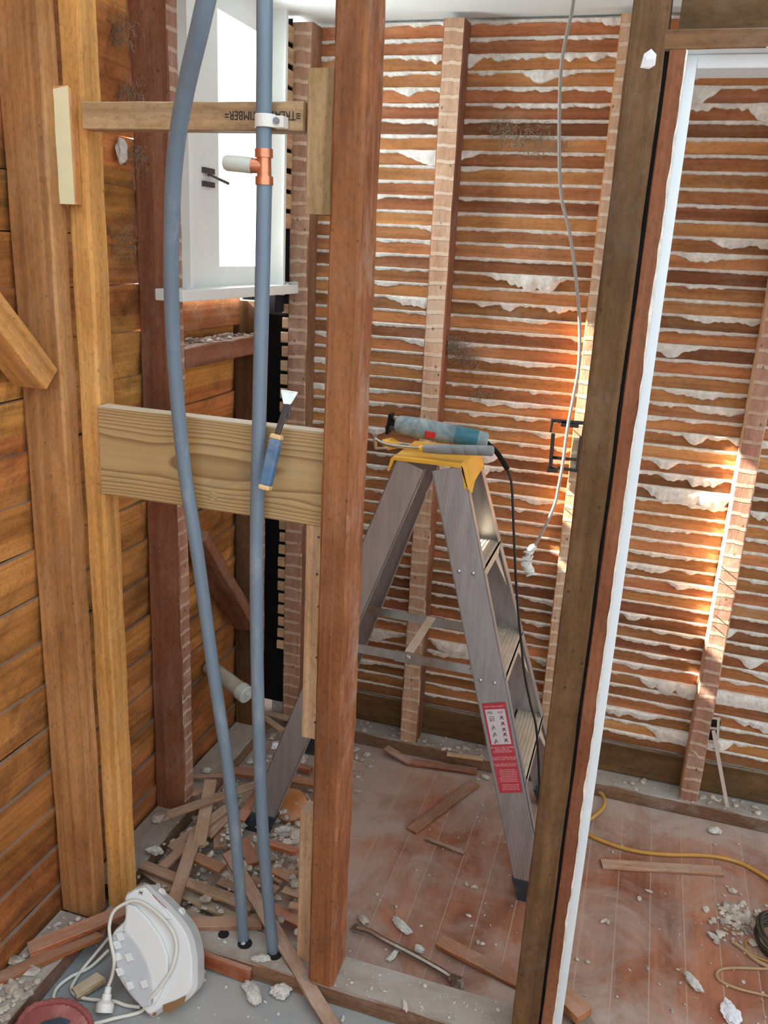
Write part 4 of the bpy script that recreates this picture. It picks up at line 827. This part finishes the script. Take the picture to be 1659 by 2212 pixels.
# near left corner boards
S(62, 2052, 285, 1962, .055, .075, 30, 'red brown board lying over the near left plate towards the heater', mat='debrisred', t=.012, cat='board', name='broken_board')
S(-10, 2118, 236, 2008, .046, .05, 26, 'splintered red board under the other, in the near left corner', mat='debrisred', t=.010, cat='board', name='broken_board', split=(.02, .03))
a, c = PY(424, 2064, 1.343), PY(542, 2108, 1.343); o = plank('offcut_board', a, c, (0, 0, 1), .040, .012, 'debrisred', jit=.001); tag(o, 'red brown strip leaning on the front face of the plate below the pipes', 'board')
a, c = PZ(158, 2150, .010), PZ(222, 2110, .016); o = plank('wood_scrap', a, c, (.5, -.5, 0), .032, .014, 'treated', split=(.005, .012)); tag(o, 'yellowish wood scrap inside the loop of white flex', 'scrap')
# back room floor
S(833, 1616, 888, 1648, .02, .004, 20, 'broken brown lath end right of the post on the back floor')
S(882, 1645, 1030, 1666, .004, .006, 21, 'red brown lath lying along the foot of the back plate', mat='debrisred')
S(888, 1795, 1026, 1692, .001, .006, 24, 'broad red brown board lying diagonally on the floor under the ladder', mat='debrisred')
S(920, 1812, 1003, 1843, .001, .001, 9, 'thin stick on the floor below the diagonal board')
S(966, 1628, 1044, 1640, .046, .046, 11, 'thin orange stick lying on the back plate', mat='palebat')
S(1299, 1866, 1560, 1882, .001, .001, 24, 'lone brown lath on the floor seen through the doorway')
S(948, 2032, 1122, 2122, .012, .001, 30, 'wide red brown board on the floor, running behind the dark door stud', mat='debrisred', t=.01)
S(1205, 2140, 1262, 2196, .02, .02, 38, 'orange offcut at the foot of the white door frame', mat='debrisred', t=.02)
S(1240, 2180, 1272, 2226, .004, .004, 30, 'dark broken offcut at the bottom edge beside the door frame', mat='studdark', t=.015)

# the amber disc with torn paper, under the ladder leg
AD = empty('round_fitting', PZ(628, 1745, 0)); tag(AD, 'round amber plastic fitting with torn white rim beneath the ladder leg', 'fitting')
b = MB(); ac = PZ(628, 1738, .045); axn = V((.05, -.55, .83)).normalized(); b.tube([ac-axn*.035, ac-axn*.028, ac, ac+axn*.004, ac+axn*.002], [.046, .050, .047, .040, .012], 28); b.build('dome', 'amber', AD)
b = MB(); r = random.Random(8); nn = 26; vs = []; fs = []
e1_ = axn.orthogonal().normalized(); e2_ = axn.cross(e1_)
for k in range(nn+1):
    a_ = 2*math.pi*k/nn; dr = e1_*math.cos(a_)+e2_*math.sin(a_); vs += [ac-axn*.040+dr*.056, ac-axn*(.026+r.uniform(0, .006))+dr*.0535, ac-axn*.040+dr*.053]
for k in range(nn): fs += [(k*3, k*3+3, k*3+4, k*3+1), (k*3+1, k*3+4, k*3+5, k*3+2)]
b.add(vs, fs, 0, True); b.build('torn_rim', 'whitepaper', AD)

# plaster lumps one can tell apart
def lump(x, y, z, sx, sy, sz, label, seed, rz=0, mat='chunk', cat='plaster', name='plaster_lump', onY=None):
    p = PZ(x, y, z+sz*.4); b = MB(); rng = random.Random(seed)
    bm = bmesh.new(); bmesh.ops.create_icosphere(bm, subdivisions=4, radius=1.0); o3 = V((seed*3.7, seed*1.9, seed*7.1)); ca, sa = math.cos(rz), math.sin(rz)
    for v in bm.verts:
        q = v.co.copy(); k = 1+.42*mnoise.noise(q*1.3+o3)+.28*mnoise.noise(q*3.1+o3)+.16*mnoise.noise(q*7.3+o3)
        x_, y_, z_ = q.x*k*sx*.62, q.y*k*sy*.62, max(-.38, q.z*(.75+.25*k))*sz*.62+.10*sz*mnoise.noise(q*5+o3*2)
        v.co = (x_*ca-y_*sa, x_*sa+y_*ca, z_)
    me = bpy.data.meshes.new(name); bm.to_mesh(me); bm.free()
    return tag(link(name, me, mat, None, Matrix.Translation(p)), label, cat)
lump(335, 1838, .05, .035, .018, .018, 'white plaster lump in the pile beside the yellowish stud', 1, .2)
lump(350, 1765, .045, .04, .028, .016, 'crumbled grey plaster lump behind the splintered lath end', 2, .9)
lump(447, 1664, .045, .02, .014, .014, 'round plaster lump on the far left plate', 3)
lump(595, 1612, .05, .022, .016, .02, 'white lump between the right pipe and the ladder leg', 4, mat='whitepaper')
lump(618, 1795, .02, .05, .025, .02, 'torn grey plaster piece below the amber fitting', 5, .3)
lump(645, 1802, .03, .028, .016, .02, 'pale plaster flake left of the standing offcut', 6, .7)
lump(563, 2070, .046, .032, .014, .010, 'plaster flake on the plate between the two pipes', 7, .5)
lump(648, 2012, .046, .022, .014, .012, 'plaster flake by the left side of the post foot', 8, .9)
lump(545, 2145, .002, .055, .022, .018, 'largest plaster lump on the grey floor in front of the pipes', 9, -.8)
lump(608, 2140, .002, .035, .028, .020, 'plaster lump on the grey floor beside the diagonal lath', 10, .4)
lump(784, 1986, .002, .024, .014, .014, 'rounded yellowish lump at the right of the post foot', 11, -.5, mat='crumb')
lump(868, 2000, .002, .045, .018, .014, 'long white plaster flake beyond the crowbar', 12, -.6)
lump(905, 2050, .002, .018, .014, .014, 'plaster lump beside the middle of the crowbar', 13)
lump(848, 2065, .002, .030, .010, .012, 'upright plaster sliver in front of the crowbar', 14, 1.3)
lump(1048, 1678, .002, .020, .012, .010, 'plaster pebble beside the ladder front leg', 15, -.5)
lump(1498, 2122, .002, .045, .016, .014, 'folded pale flake left of the tan cord loop', 16, -.9)
lump(1580, 2190, .002, .05, .030, .016, 'crumpled white scrap at the lower right edge', 17, -1.2, mat='whitepaper')
lump(1540, 2022, .002, .022, .010, .010, 'small grey flake near the dark coil', 18, -.7)
lump(1545, 1795, .002, .03, .018, .014, 'dusty plaster lump near the right end of the back plate', 19, .2)
lump(875, 2172, .045, .022, .008, .008, 'curled white flake on the partition plate', 20, -1.1)

# small fixings and marks on the frame
for (x, y) in ((1553, 1250), (1546, 1330), (1541, 1352), (1556, 1222)):
    n = MB(); p = PY(x, y, 2.33); n.tube([p, p+V((-.002, -.014, .004))], .0014, 6); n.build('nail', 'darksteel', bpy.data.objects['wall_stud.002'])
for (x, y) in ((1215, 1022), (1210, 1090), (1222, 915)):
    n = MB(); p = PY(x, y, 2.33); n.tube([p, p+V((-.002, -.012, .003))], .0013, 6); n.build('nail', 'darksteel', bpy.data.objects['wall_stud.001'])
b = MB(); p = PY(1404, 129, 1.3535); b.chip(p, .012, .004, .016, random.Random(3)); b.build('paint_fleck', 'whitepaper', bpy.data.objects['door_stud'])
bm = bmesh.new(); bmesh.ops.create_icosphere(bm, subdivisions=3, radius=1); p = PX(263, 326, -1.128)
for v in bm.verts: v.co = V((v.co.x*.010, v.co.y*.016, v.co.z*.026))*(1+.25*mnoise.noise(v.co*2))
me = bpy.data.meshes.new('mud_nest'); bm.to_mesh(me); bm.free(); tag(link('mud_nest', me, 'chunk', None, Matrix.Translation(p)), 'grey oval insect nest on the dark weatherboards below the left end of the batten', 'nest')
# crumbs: uncountable
def crumbs(name, label, region, n, smin, smax, seed, z=None, mat='crumb'):
    r = random.Random(seed); b = MB()
    for k in range(n):
        x, y, zz = region(r); s_ = smin*(smax/smin)**(r.random()**2.2); b.chip((x, y, zz+s_*.25), s_*r.uniform(.8, 1.8), s_, s_*r.uniform(.4, .8), r, rz=r.uniform(0, 3.14))
    return tag(b.build(name, mat), label, 'rubble', kind='stuff')
crumbs('plaster_rubble', 'loose plaster crumbs and grit under the lath pile', lambda r: (r.uniform(-1.04, -.66), r.uniform(1.46, 2.3), .002), 650, .003, .015, 1)
crumbs('plaster_rubble', 'pale plaster crumbs among the lath pile', lambda r: (min(-.64-r.random()*.1, r.gauss(-.80, .13)), max(1.46+r.random()*.05, r.gauss(1.68, .16)), r.uniform(.01, .05)), 300, .005, .020, 2)
crumbs('plaster_grit', 'plaster grit scattered over the red floorboards', lambda r: (r.uniform(-.5, .6), r.uniform(1.45, 2.3), .001), 330, .0015, .007, 3)
crumbs('plaster_grit', 'grit scattered over the partition plate', lambda r: (r.uniform(-1.0, -.1), r.uniform(1.357, 1.44), .0455), 110, .0015, .006, 4, mat='chunk')
crumbs('plaster_grit', 'grit on the near left plate', lambda r: (r.uniform(-1.13, -1.05), r.uniform(.8, 1.33), .0455), 150, .004, .016, 5)
crumbs('plaster_grit', 'grit scattered on the grey floor', lambda r: (r.uniform(-1.03, -.1), r.uniform(.95, 1.34), .001), 150, .0015, .006, 6, mat='chunk')
crumbs('plaster_grit', 'heap of dust and chips at the right end of the floor', lambda r: (r.gauss(.40, .03), r.gauss(1.93, .04), .001), 130, .004, .014, 7)
crumbs('plaster_grit', 'grit lying on the back plate', lambda r: (r.uniform(-.95, .6), r.uniform(2.33, 2.395), .0455), 150, .003, .012, 8)

crumbs('plaster_grit', 'plaster flakes on the right end of the window sill', lambda r: (r.uniform(-1.045, -.99), r.uniform(2.27, 2.33), .4495+1), 26, .003, .014, 9, mat='chunk')
crumbs('plaster_grit', 'dust heap on the trimmer below the window', lambda r: (r.uniform(-1.12, -1.06), r.uniform(1.81, 2.22), 1.311), 90, .003, .014, 10)
# crowbar
CB = [PZ(772, 2006, .012), PZ(800, 2014, .016), PZ(830, 2032, .016), PZ(900, 2068, .014), PZ(966, 2106, .012), PZ(978, 2118, .012)]
b = MB(); b.tube(spline(CB, 6), .0075, 8); e = PZ(984, 2128, .012); flatbar(b, PZ(974, 2112, .012), e+V((.014, .0, .010)), (0, 0, 1), .014, .022, .012); flatbar(b, PZ(992, 2118, .026), PZ(974, 2140, .004), (0, 0, 1), .018, .008, .010)
flatbar(b, PZ(784, 2010, .012), PZ(762, 2002, .005), (0, 1, 0), .014, .022, .005); tag(b.build('crowbar', 'steel', bev=0), 'bare steel crowbar lying by the plate right of the post', 'crowbar')

# cords
def cord(name, label, pts, r, mat, cat='cord'):
    b = MB(); b.tube(spline([PZ(x, y, z if len(q) else r) for (x, y, *q) in pts for z in [(q[0] if q else r)]], 8), r, 10); return tag(b.build(name, mat), label, cat)
cord('extension_cord', 'yellow extension cord running over the floor behind the white door frame', [(1236, 1765, .006), (1262, 1775, .006), (1290, 1758, .012), (1306, 1738, .014), (1302, 1718, .014), (1284, 1706, .012), (1268, 1712, .010), (1258, 1738, .006), (1256, 1775, .006), (1268, 1800, .006), (1310, 1820, .006), (1370, 1838, .006), (1440, 1846, .006), (1520, 1848, .006), (1580, 1858, .006), (1630, 1880, .006), (1720, 1940, .006)], .0055, 'cordyellow', 'extension cord')
cord('loose_cord', 'tan cord lying in a long flat loop at the lower right edge', [(1760, 2092), (1659, 2093), (1600, 2091), (1562, 2093), (1548, 2103), (1556, 2119), (1595, 2136), (1659, 2152), (1760, 2180)], .0032, 'cordtan')
cord('loose_cord', 'frayed brown cord end pointing left of the dark coil', [(1582, 2034), (1605, 2050), (1630, 2072), (1665, 2092), (1720, 2120)], .0048, 'cordtan')
cord('loose_cord', 'thin cord bent in a small half loop left of the dark coil', [(1642, 2030), (1625, 2027), (1612, 2034), (1612, 2048), (1622, 2060), (1640, 2070), (1670, 2080)], .0026, 'cordyellow')
b = MB(); cc = PZ(1690, 2045, .0)
for k in range(7):
    rr_ = .055+.004*(k % 3); b.tube([cc+V((rr_*math.cos(a), rr_*math.sin(a)*1.2, .006+.007*k+.004*math.sin(a*3+k))) for a in [i*.2244 for i in range(29)]], .004, 6, cap=False)
tag(b.build('wire_coil', 'coil'), 'dark coil of wire at the right edge of the floor', 'coil')
